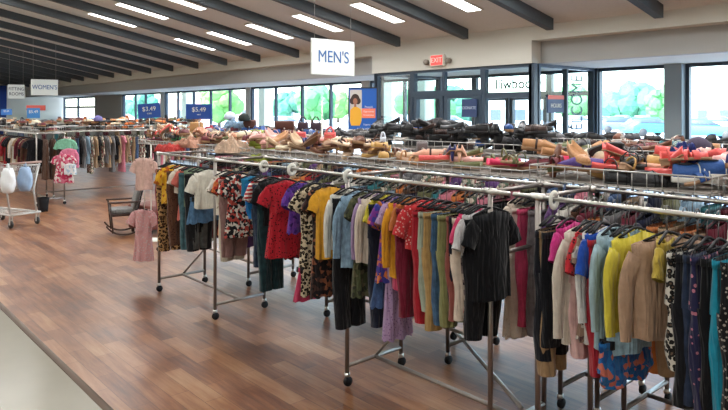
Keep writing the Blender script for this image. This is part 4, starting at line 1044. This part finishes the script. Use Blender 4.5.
def heap_fill(heap, n_, choose, phrase, group, seed, swap=False, zmax=9):
    rd = random.Random(seed); x0, x1, y0, y1 = heap.b; cnt = 0
    for i in range(n_*20):
        if cnt >= n_: break
        x = rd.uniform(x0+.1, x1-.1) if (x1-x0) > .3 else (x0+x1)/2; y = rd.uniform(y0+.1, y1-.1); ang = rd.uniform(0, 2*PI)
        # keep the ends of shoes inside the basket
        if abs(math.sin(ang))*.12 > min(y-y0, y1-y)-.02: ang = rd.choice((0, PI))+rd.uniform(-.35, .35)
        if abs(math.cos(ang))*.12 > min(x-x0, x1-x)-.02: ang = PI/2
        px, py, t = proj((x, y, 1.5))
        kind, cn = choose(px, rd, x, y)
        if heap.peek(x, y, ang, .24, .09) > (zmax(px) if callable(zmax) else zmax): continue
        z = heap.drop(x, y, ang, .24, .09, HS[kind]); cnt += 1
        o = shoe(kind, cn); o.location = (x, y, z+.006)
        side = rd.random() < .02 and kind != 'boot'
        tl = rd.uniform(-.16, .16)
        o.rotation_euler = (tl*.6 if not side else PI/2*.75, tl, ang)
        if side: o.location.z += .045
        tag(o, '%s %s %s' % (cn, CATS[kind], phrase), CATS[kind], group); SHOEN[0] += 1
ZF = ZB+.01
hero = Heap(-7.9, .05, 3.24, 3.74, ZF)
def ch_front(px, rd, x, y):
    if px < 185: c = rd.choice(['coral', 'green', 'dark grey', 'white', 'maroon', 'beige'])
    elif px < 250: c = rd.choice(['pale pink', 'beige', 'brown', 'maroon', 'cream', 'peach', 'olive'])
    elif px < 275: c = rd.choice(['lime', 'pale pink', 'beige', 'lime'])
    elif px < 330: c = rd.choice(['beige', 'pale pink', 'tan', 'cream', 'navy', 'brown'])
    elif px < 410: c = rd.choice(['tan', 'beige', 'cream', 'beige', 'brown', 'gold', 'peach'])
    elif px < 465: c = rd.choice(['peach', 'pale pink', 'coral', 'peach', 'navy', 'tan'])
    elif px < 530: c = rd.choice(['coral', 'hot pink', 'red', 'pale pink', 'olive', 'black'])
    elif px < 600: c = rd.choice(['brown', 'tan', 'brown', 'olive', 'maroon'])
    elif px < 680: c = rd.choice(['black', 'charcoal', 'gold', 'coral', 'brown'])
    else: c = rd.choice(['blue', 'navy', 'pale pink', 'coral', 'black'])
    k = rd.choice(['sandal', 'flat', 'sandal', 'flip', 'flat', 'heel', 'clog'])
    return k, c
heap_fill(hero, 400, ch_front, 'in the front basket row', 'shoes in the front basket row', 21, zmax=lambda px: 1.54 if px > 540 else (1.465 if px > 380 else 1.535))
def ch_dark(px, rd, x, y):
    c = rd.choice(['black', 'black', 'charcoal', 'black', 'black', 'dark grey', 'dark brown', 'charcoal', 'black'] if px < 545 else ['brown', 'dark brown', 'black', 'olive', 'tan', 'maroon', 'charcoal', 'teal'])
    if px < 330: c = rd.choice(['maroon', 'brown', 'tan', 'silver', 'pale pink', 'dark grey', 'blue', 'charcoal'])
    if rd.random() < .05: c = 'blue'
    return rd.choice(['sneaker', 'sneaker', 'clog', 'heel', 'clog', 'flat']), c
heap_fill(Heap(-9.3, .2, 4.72, 5.28, 1.43), 330, ch_dark, 'in the second basket row', 'shoes in the second basket row', 22, zmax=lambda px: 1.63 if 375 < px < 548 else 1.50)
heap_fill(Heap(-10.9, -1.0, 6.27, 6.83, 1.43), 84, lambda px, rd, x, y: ((rd.choice(['sneaker', 'clog', 'sneaker'])), rd.choice(['black', 'charcoal', 'dark grey', 'navy', 'black', 'brown'] if px > 250 else ['maroon', 'blue', 'charcoal', 'red', 'navy', 'black'])), 'in the rear basket row', 'shoes in the rear basket row', 23, zmax=lambda px: 1.44 if px < 400 else 1.5)
heap_fill(Heap(-14.52, -14.08, 4.0, 7.4, 1.41), 90, lambda px, rd, x, y: (rd.choice(['sandal', 'clog', 'sneaker', 'flat']), rd.choice(['brown', 'tan', 'orange', 'cream', 'black', 'olive', 'maroon', 'dark brown', 'charcoal'])), 'on the aisle rack basket', 'shoes on the aisle rack', 24, zmax=1.6)
heap_fill(Heap(-18.7, -13.3, 3.4, 3.8, 1.41), 110, lambda px, rd, x, y: (rd.choice(['sneaker', 'clog', 'flat']), rd.choice(['brown', 'black', 'cream', 'charcoal', 'dark brown', 'tan', 'dark grey', 'maroon'])), 'on the far left rack basket', 'shoes on the far left rack', 25, zmax=1.56)
heap_fill(Heap(-20.2, -19.8, 2.8, 9.3, 1.41), 44, lambda px, rd, x, y: (rd.choice(['sneaker', 'boot', 'clog']), rd.choice(['brown', 'black', 'charcoal', 'tan', 'cream', 'orange'])), 'on the distant rack basket', 'shoes on the distant rack', 26, zmax=1.55)

# individually placed footwear on top of the right-hand baskets
def hero_shoe(kind, cn, px, py, t, yaw, pitch, roll, label, s=1.0):
    o = shoe(kind, cn); p = atT(px, py, t); o.location = p; o.rotation_euler = (roll, pitch, yaw); o.scale = (s, s, s)
    tag(o, label, CATS[kind], 'shoes on top of the right baskets'); return o
YB_ = 3.45
def tY(px, Y): return Y/ray(px)[1]
for kind, cn, px, py, Y, yaw, pitch, roll, lb, s in [
    ('flip', 'brown', 557, 164, 3.38, .9, -1.35, 0, 'brown flip flop standing upright against the wire basket', 1.0),
    ('clog', 'purple', 580, 172, 3.33, .2, 0, 0, 'purple clog behind the basket wires left of cream slipper', 1.1),
    ('flat', 'hot pink', 574, 166, 3.42, .3, 0, .2, 'hot pink flat shoe on the purple clog', 1.1),
    ('clog', 'cream', 594, 163, 3.6, -.5, .1, 0, 'cream clog on top of the pile left of the coral shoes', 1.1),
    ('flat', 'coral', 612, 172, 3.42, .9, .05, .1, 'coral flat shoe right of the cream clog', 1.1),
    ('clog', 'coral', 624, 168, 3.55, .6, .0, 0, 'coral clog on the pile left of the gold sandal', 1.0),
    ('clog', 'gold', 640, 170, 3.5, .3, 0, 0, 'gold clog on top of the pile in the right basket', 1.08),
    ('sandal', 'gold', 636, 178, 3.36, 1.2, .5, 0, 'gold sandal leaning on the basket wires', 1.0),
    ('flat', 'peach', 660, 172, 3.5, .5, 0, 0, 'peach flat shoe right of the gold clog', 1.08),
    ('sneaker', 'black', 628, 188, 3.32, .55, 0, 0, 'black sneaker behind the basket wires under the gold sandal', 1.0),
    ('sneaker', 'charcoal', 655, 189, 3.33, .7, 0, 0, 'charcoal sneaker low in the right basket', 1.0),
    ('sneaker', 'blue', 700, 184, 3.38, .66, 0, 0, 'blue sneaker with white laces in the right basket', 1.1),
    ('sneaker', 'navy', 690, 174, 3.6, .5, 0, 0, 'navy sneaker behind the blue sneaker', 1.08),
    ('sneaker', 'blue', 724, 180, 3.45, .8, 0, 0, 'blue sneaker at the right edge of the right basket', 1.08),
    ('clog', 'pale pink', 706, 163, 3.72, .4, 0, 0, 'pale pink clog on the pile at the right', 1.08),
    ('clog', 'coral', 722, 164, 3.7, .2, 0, 0, 'coral clog on the pile at the right edge', 1.08),
    ('flat', 'hot pink', 512, 168, 3.5, .7, 0, 0, 'hot pink flat shoe left of the upright brown flip flop', 1.1),
    ('flat', 'hot pink', 502, 165, 3.62, .8, 0, 0, 'second hot pink flat shoe just behind the first', 1.1),
    ('flat', 'navy', 455, 158, 3.6, 1.9, .1, 0, 'navy flat shoe lying on pale pink sandals', 1.1),
    ('heel', 'navy', 452, 160, 3.45, 2.3, 0, 0, 'navy high heel beside the navy flat shoe', 1.0),
    ('flat', 'pale pink', 467, 163, 3.45, .6, 0, 0, 'pale pink flat shoe right of the navy shoes', 1.0)]:
    hero_shoe(kind, cn, px, py, tY(px, Y), yaw, pitch, roll, lb, s)

# ================================================================ BAGS, BOXES, HATS on the rows
def handbag(px, yrow, py_t, z0, wpx, cname, c, label, handles=True, ang=None):
    t = yrow/ray(px)[1]; p = atT(px, 112, t); p.z = z0; hgt = H-(py_t-112)*t/635-z0; wd = wpx*t/635
    root = empty('handbag', p, math.atan2(RY, RX) if ang is None else ang); tag(root, label, 'handbag', 'handbags standing on the racks')
    m_ = leather('bag '+cname, c, .5)
    bm = bmesh.new(); R = []; hb = hgt*(.72 if handles else .95)
    for i in range(7):
        v = i/6; ww = wd/2*(1-.12*v); dd = .06*(1-.35*v); R.append([Vector((ww*math.copysign(abs(math.cos(a))**.35, math.cos(a)), dd*math.copysign(abs(math.sin(a))**.5, math.sin(a))+.004*math.sin(5*a+v*4), hb*v)) for a in [2*PI*k/24 for k in range(24)]])
    rings(bm, R, True, True, True); link('bag_body', bm, m_, root)
    bm = bmesh.new(); bbox(bm, -wd*.43, wd*.43, -.066, -.045, hb*.5, hb*.97, .01, 2); link('flap', bm, m_, root)
    bm = bmesh.new(); lathe(bm, [(.004, -.003), (.012, 0), (.004, .003)], 12, Matrix.Translation((0, -.069, hb*.55)) @ Matrix.Rotation(PI/2, 4, 'X')); link('clasp', bm, chrome, root)
    if handles:
        for s in (-1, 1):
            bm = bmesh.new(); tube(bm, [(wd*.28*math.cos(a), s*.03, hb-.01+(hgt-hb)*math.sin(a)) for a in [PI*k/10 for k in range(11)]], .007, 7); link('handle', bm, m_, root)
    return root
handbag(250, 5.0, 119, 1.45, 14, 'brown', (92, 56, 46), 'brown handbag standing left of the lime bag on the rack', False)
handbag(285, 5.0, 120, 1.45, 21, 'choc', (96, 54, 42), 'large chestnut brown handbag below the windows', False)
handbag(303, 5.02, 116, 1.45, 12, 'plum', (70, 48, 60), 'dark plum handbag with loop handles, left of the pair')
handbag(316, 5.02, 116, 1.45, 12, 'plum2', (62, 44, 54), 'dark plum handbag with loop handles, right of the pair')
handbag(301, 3.55, 131, 1.47, 11, 'coral', (225, 92, 92), 'coral red handbag in front of the plum handbags', False)
handbag(330, 3.55, 126, 1.47, 13, 'coral2', (228, 95, 95), 'coral red handbag with loop handle left of the poster')
handbag(257, 3.6, 129, 1.44, 15, 'lime', (150, 170, 60), 'lime green and black handbag right of the brown handbag', False)
handbag(168, 3.6, 124, 1.44, 13, 'ltan', (190, 140, 90), 'tan handbag behind the heap at the left end', False)
handbag(197, 3.65, 121, 1.45, 14, 'ltan2', (196, 150, 96), 'tan handbag under the right blue price sign', False)
handbag(344, 3.6, 136, 1.46, 9, 'blackb', (42, 44, 48), 'small black handbag right of the coral handbag', False)
handbag(383, 3.62, 131, 1.46, 7, 'whiteb', (215, 222, 235), 'small white and blue bag on the heap right of the poster', True)
handbag(422, 3.65, 141, 1.45, 12, 'greyb', (120, 110, 112), 'grey striped tote bag on the heap below the entrance', False)
handbag(512, 5.0, 134, 1.45, 40, 'blackbig', (20, 21, 25), 'large black bag on the second basket row below the entrance', False)
handbag(440, 5.0, 134, 1.45, 24, 'blackmid', (26, 28, 32), 'medium black bag left of the large black bag', False)
# round black hat
def hat(px, py, t, c, label, s=1):
    p = atT(px, py, t); root = empty('cap', p, 2.2); root.scale = (s, s, s); tag(root, label, 'cap'); m_ = leather('hat%d' % px, c, .9)
    bm = bmesh.new(); lathe(bm, [(.085, 0), (.09, .03), (.08, .07), (.05, .1), (.01, .115)], 24); link('crown', bm, m_, root)
    bm = bmesh.new(); R = []
    for k in range(13):
        a = -PI*.4+PI*.8*k/12; R.append([Vector((.085*math.cos(a), .085*math.sin(a), .005)), Vector((.085*math.cos(a)+.065*math.cos(a*.6), .1*math.sin(a), -.006)), Vector((.085*math.cos(a)+.065*math.cos(a*.6), .1*math.sin(a), -.001)), Vector((.085*math.cos(a), .085*math.sin(a), .01))])
    rings(bm, R, True, True, True); link('visor', bm, m_, root)
hat(244, 121, 9.25, (36, 44, 44), 'dark cap perched above the brown handbag by the windows')
hat(230, 119, 9.7, (205, 215, 235), 'pale blue cap on the heap right of the price sign')
hat(98, 121, 13.94, (110, 105, 160), 'blue and white cap on the heap in the far aisle', 1.1)
hat(698, 153, 4.5, (70, 62, 82), 'dark mauve cap on the heap right of the grey post')
# folded clothes stacks
def folded(px, py, t, wd, c, label, n_=3, ang=.4, pat='solid', c2=None):
    p = atT(px, py, t); root = empty('folded_garment', p, ang); tag(root, label, 'folded garment')
    mt = fabric('fold_%d' % px, pat, col(c), col(c2) if c2 else None)
    bm = bmesh.new(); rd = random.Random(px); f1, f2, f3 = rd.uniform(0, 6), rd.uniform(0, 6), rd.uniform(0, 6); NX, NY = 26, 16; hh = .022*n_; V = {}
    for a in range(NX+1):
        for b in range(NY+1):
            u, v = a/NX*2-1, b/NY*2-1; e = max(0, 1-(abs(u)**3+abs(v)**3)); sq = 1+.12*math.sin(5*u+f1)+.1*math.sin(7*v+f2)
            V[a, b] = bm.verts.new((wd*.5*u*(1+.1*math.sin(4*v+f3)), .13*v*(1+.15*math.sin(5*u+f2)), hh*e**.5*sq*(1+.16*math.sin(11*u+4*v+f1)+.12*math.sin(9*v-5*u+f3))))
    for a in range(NX):
        for b in range(NY): bm.faces.new((V[a, b], V[a+1, b], V[a+1, b+1], V[a, b+1]))
    bmesh.ops.solidify(bm, geom=bm.faces[:], thickness=.006)
    link('folded_cloth', bm, mt, root)
folded(232, 152, 6.3, .34, (232, 205, 180), 'cream folded blouse draped on the basket behind the white lace top', 5, .9)
folded(262, 160, 5.95, .30, (165, 175, 80), 'lime green scarf lying along the basket edge', 2, .1)
folded(170, 151, 6.9, .26, (225, 90, 85), 'coral folded cloth at the left end basket', 3, .3)
folded(190, 147, 7.0, .36, (230, 180, 155), 'peach folded cloth on the left end heap', 4, .5)
folded(238, 128, 9.5, .42, (165, 195, 220), 'light blue folded jeans below the dark cap', 5, .9, 'denim')
folded(214, 131, 10.2, .4, (185, 55, 75), 'red folded clothing behind the right blue price sign', 3, .5)
folded(685, 163, 3.45, .16, (45, 62, 130), 'dark blue folded cloth on the right heap', 4, .7, 'denim')

# price signs
def price_sign(px0, px1, py0, py1, t, txt, label, roll=0, sub=None, colr=(28, 74, 158), pole=True):
    p = atT((px0+px1)/2, (py0+py1)/2, t); wd = (px1-px0)*t/635; hh = (py1-py0)*t/635
    base = 1.41
    root = empty('price_sign', (p.x, p.y, base), math.atan2(RY, RX)); tag(root, label, 'price sign')
    g = empty('sign_card', (0, 0, p.z-base)); g.parent = root
    bm = bmesh.new(); bbox(bm, -wd/2, wd/2, -.003, .003, -hh/2, hh/2, .001, 1); c = link('card', bm, pbr('price_blue_%d' % px0, col(colr), .4), root, smooth=False); c.location = (0, 0, p.z-base); c.rotation_euler = (0, roll, 0)
    bpy.data.objects.remove(g)
    text('lettering', txt, hh*.42, white_p, c, (0, -.0045, hh*.12), (PI/2, 0, 0), .0008)
    if sub: text('lettering', sub, hh*.14, white_p, c, (0, -.0045, -hh*.2), (PI/2, 0, 0), .0008)
    bm = bmesh.new(); tube(bm, [(0, .008, 0), (0, .008, p.z-base)], .004, 6); bbox(bm, -.05, .05, -.03, .03, 0, .01, .002, 1); link('sign_holder', bm, wire_m, root)
price_sign(138, 160.5, 103.5, 118, 8.05, '$3.49', 'tilted blue price sign reading $3.49 above the left heap', -.07, 'TOPS')
price_sign(186, 212, 104, 119, 7.3, '$5.49', 'level blue price sign reading $5.49 below the storefront windows', 0, 'each')
price_sign(27, 40, 108, 118, 13.12, '$5.49', 'small bright blue price sign on a pole on the far left rack', 0, None, (60, 130, 200))
price_sign(1, 12, 109, 115, 14.0, '$3.49', 'small blue price sign at the left edge', 0, None, (60, 120, 200))
# red panel sign at far left
p = atT(36, 107, 20); root = empty('wall_banner', (p.x, p.y, 1.85), math.atan2(RY, RX)); tag(root, 'small red banner on a stand below the WOMEN sign', 'banner')
bm = bmesh.new(); bbox(bm, -.3, .3, -.01, .01, -.0, .16, .003, 1); link('banner', bm, pbr('banner_red', col((215, 95, 85)), .6), root, smooth=False)
bm = bmesh.new(); tube(bm, [(0, .02, -1.85), (0, .02, .1)], .012, 6); lathe(bm, [(.15, -1.85), (.15, -1.84), (.02, -1.83)], 16, Matrix.Translation((0, .02, 0))); link('pole', bm, wire_m, root)
# tall thin poles standing on the racks
for px, y0_, y1_, t, lb in ((151, 125, 152, 8.9, 'thin white pole at the left end of the front baskets'), (322, 100, 147, 7.6, 'thin pale pole standing on the rack under the MEN sign')):
    b_ = atT(px, y0_, t)
    bm = bmesh.new(); tube(bm, [(0, 0, .01), (0, 0, b_.z)], .009, 8); lathe(bm, [(.15, 0), (.15, .012), (.02, .03)], 20); o = link('display_pole', bm, white_p); o.location = (b_.x, b_.y, 0); tag(o, lb, 'pole')

# ================================================================ ROCKING CHAIR
wood = pbr('dark_wood', col((58, 40, 34)), .4, bump=.2, bscale=20, vary=.2)
greyf = fb('f_chairgrey', 'solid', (150, 148, 146)); blkf = fb('f_chairblack', 'solid', (22, 22, 24))
root = empty('rocking_chair', (-9.38, 3.58, 0), math.atan2(-RY, -RX)+.45); tag(root, 'dark wood rocking chair with grey cushion in the aisle', 'rocking chair')
root.scale = (.70, .74, .84)
for s in (-1, 1):
    y = s*.28
    bm = bmesh.new(); tube(bm, [(.42*math.sin(a*1.0)*1.05, y, .025+.9*(1-math.cos(a*.62))) for a in [-1.0+2.0*k/14 for k in range(15)]], .016, 8); link('rocker', bm, wood, root)
    bm = bmesh.new(); tube(bm, [(.24, y, .06), (.30, y, .58)], .017, 8); link('front_leg', bm, wood, root)
    bm = bmesh.new(); tube(bm, [(-.28, y, .08), (-.2, y, .40), (-.36, y, 1.0)], .017, 8); link('rear_leg', bm, wood, root)
    bm = bmesh.new(); bbox(bm, -.30, .34, y-.03, y+.03, .57, .6, .01, 2); link('armrest', bm, wood, root)
bm = bmesh.new(); bbox(bm, -.24, .29, -.26, .26, .34, .39, .02, 2); link('seat_frame', bm, wood, root)
M = Matrix.Translation((-.2, 0, .42)) @ Matrix.Rotation(-.28, 4, 'Y')
bm = bmesh.new(); bbox(bm, -.05, .0, -.26, .26, 0, .62, .02, 2, M); link('backrest', bm, blkf, root)
bm = bmesh.new(); bbox(bm, 0, .07, -.24, .24, 0.02, .58, .03, 3, M); link('back_cushion', bm, greyf, root)
bm = bmesh.new(); bbox(bm, -.2, .27, -.24, .24, .39, .46, .03, 3); link('seat_cushion', bm, greyf, root)
# brown leather ottoman and black drape
p = atT(151, 112, 9.6)
root = empty('ottoman', (p.x, p.y, 0), .3); tag(root, 'brown leather ottoman behind the pink garments', 'ottoman')
lb_ = leather('ottoman', (118, 62, 52), .4)
bm = bmesh.new(); bbox(bm, -.25, .25, -.22, .22, .06, .3, .03, 3); link('body', bm, lb_, root)
bm = bmesh.new(); bbox(bm, -.26, .26, -.23, .23, .3, .42, .04, 3); link('cushion', bm, lb_, root)
for x in (-.2, .2):
    for y in (-.17, .17):
        bm = bmesh.new(); lathe(bm, [(.02, 0), (.025, .06)], 10, Matrix.Translation((x, y, 0))); link('leg', bm, wood, root)

# ================================================================ SHOPPING CART with bags
root = empty('shopping_cart', (-11.42, 2.50, 0), .35); tag(root, 'grey steel shopping cart at the left edge', 'shopping cart')
bm = bmesh.new(); tube(bm, [(-.5, -.2, .2), (.45, -.24, .2), (.45, .24, .2), (-.5, .2, .2)], .014, 8, closed=True)
for i in range(10): y = -.2+i*.045; tube(bm, [(-.48, y, .2), (.44, y*1.12, .2)], .004, 5)
for i in range(4): x = -.35+i*.22; tube(bm, [(x, -.22, .2), (x, .22, .2)], .005, 5)
link('lower_tray', bm, wire_m, root)
for x, y in ((.4, -.22), (.4, .22), (-.45, -.18), (-.45, .18)):
    bm = bmesh.new(); lathe(bm, [(.02, -.015), (.055, -.013), (.055, .013), (.02, .015)], 18, Matrix.Translation((x, y, .058)) @ Matrix.Rotation(PI/2, 4, 'X')); w_ = link('wheel', bm, rubber, root)
    bm = bmesh.new(); box(bm, x-.015, x+.015, y-.025, y-.018, .05, .2); box(bm, x-.015, x+.015, y+.018, y+.025, .05, .2); link('fork', bm, wire_m, w_, smooth=False)
for s in (-1, 1):
    bm = bmesh.new(); tube(bm, [(.38, s*.22, .2), (.30, s*.22, .55), (.42, s*.25, 1.0)], .014, 8); link('upright', bm, wire_m, root)
bm = bmesh.new()
bot = [(-.45, -.17, .55), (.3, -.2, .55), (.3, .2, .55), (-.45, .17, .55)]; topc = [(-.52, -.24, .92), (.4, -.27, .95), (.4, .27, .95), (-.52, .24, .92)]
tube(bm, bot, .006, 6, closed=True); tube(bm, topc, .008, 6, closed=True)
for k in range(4):
    a, b_ = Vector(bot[k]), Vector(bot[(k+1) % 4]); c, d = Vector(topc[k]), Vector(topc[(k+1) % 4])
    for i in range(1, 14): u = i/14; tube(bm, [a.lerp(b_, u), c.lerp(d, u)], .003, 4)
    for v in (.33, .66): tube(bm, [a.lerp(c, v), b_.lerp(d, v)], .003, 4)
link('basket', bm, wire_m, root)
bm = bmesh.new(); tube(bm, [(.44, -.26, 1.0), (.44, .26, 1.0)], .018, 10); link('handle', bm, pbr('cart_handle', col((150, 120, 110)), .5), root)
def plastic_bag(px, py, t, c, label, s=1):
    p = atT(px, py, t); rd = random.Random(px); o_bm = bmesh.new(); R = []
    for i in range(11):
        v = i/10; r_ = .15*math.sin(PI*(.1+.72*v))**.6*(1-.35*v)+.01
        R.append([Vector((r_*(1+.12*math.sin(3*a+i)+rd.uniform(-.06, .06))*math.cos(a), r_*.8*(1+rd.uniform(-.08, .08))*math.sin(a), .38*v)) for a in [2*PI*k/18 for k in range(18)]])
    rings(o_bm, R, True, True, True); o = link('plastic_bag', o_bm, pbr('bag_%d' % px, col(c), .35, bump=.6, bscale=20)); o.location = p; o.scale = (s, s, s)
    tag(o, label, 'plastic bag')
    for q in (-1, 1):
        bm = bmesh.new(); tube(bm, [(q*.03+.05*math.cos(a), 0, .36+.09*math.sin(a)) for a in [PI*k/8 for k in range(9)]], .006, 6); link('handle', bm, o.data.materials[0], o)
plastic_bag(8, 193, 9.75, (222, 226, 230), 'white plastic bag hanging on the shopping cart', 1.0)
plastic_bag(25, 191, 10.0, (140, 165, 195), 'pale blue plastic bag on the right side of the cart', 1.0)
# black bin/box on the left rack foot
p = atT(43, 197, 11.5); bm = bmesh.new(); R = []
for v in (0, .2, .5, .8, 1): R.append([Vector(((.09+.02*v)*math.copysign(abs(math.cos(a))**.4, math.cos(a)), (.07+.02*v)*math.copysign(abs(math.sin(a))**.4, math.sin(a)), .25*v)) for a in [2*PI*k/20 for k in range(20)]])
rings(bm, R, True, True, False); o = link('waste_bin', bm, black_p); o.location = (p.x, p.y, .0); tag(o, 'small black bin under the far left rack', 'bin')

# ================================================================ unique labels
bpy.context.view_layer.update()
tops = [o for o in COL.objects if o.parent is None and 'label' in o]
by = {}
for o in tops: by.setdefault(o['label'], []).append(o)
for lb, lst in by.items():
    if len(lst) < 2: continue
    lst.sort(key=lambda o: proj(o.location)[0])
    for i, o in enumerate(lst):
        if i < len(ORD): o['label'] = lb+', '+(ORD[i] if i == 0 else ('rightmost' if i == len(lst)-1 else ORD[i]+' from left'))
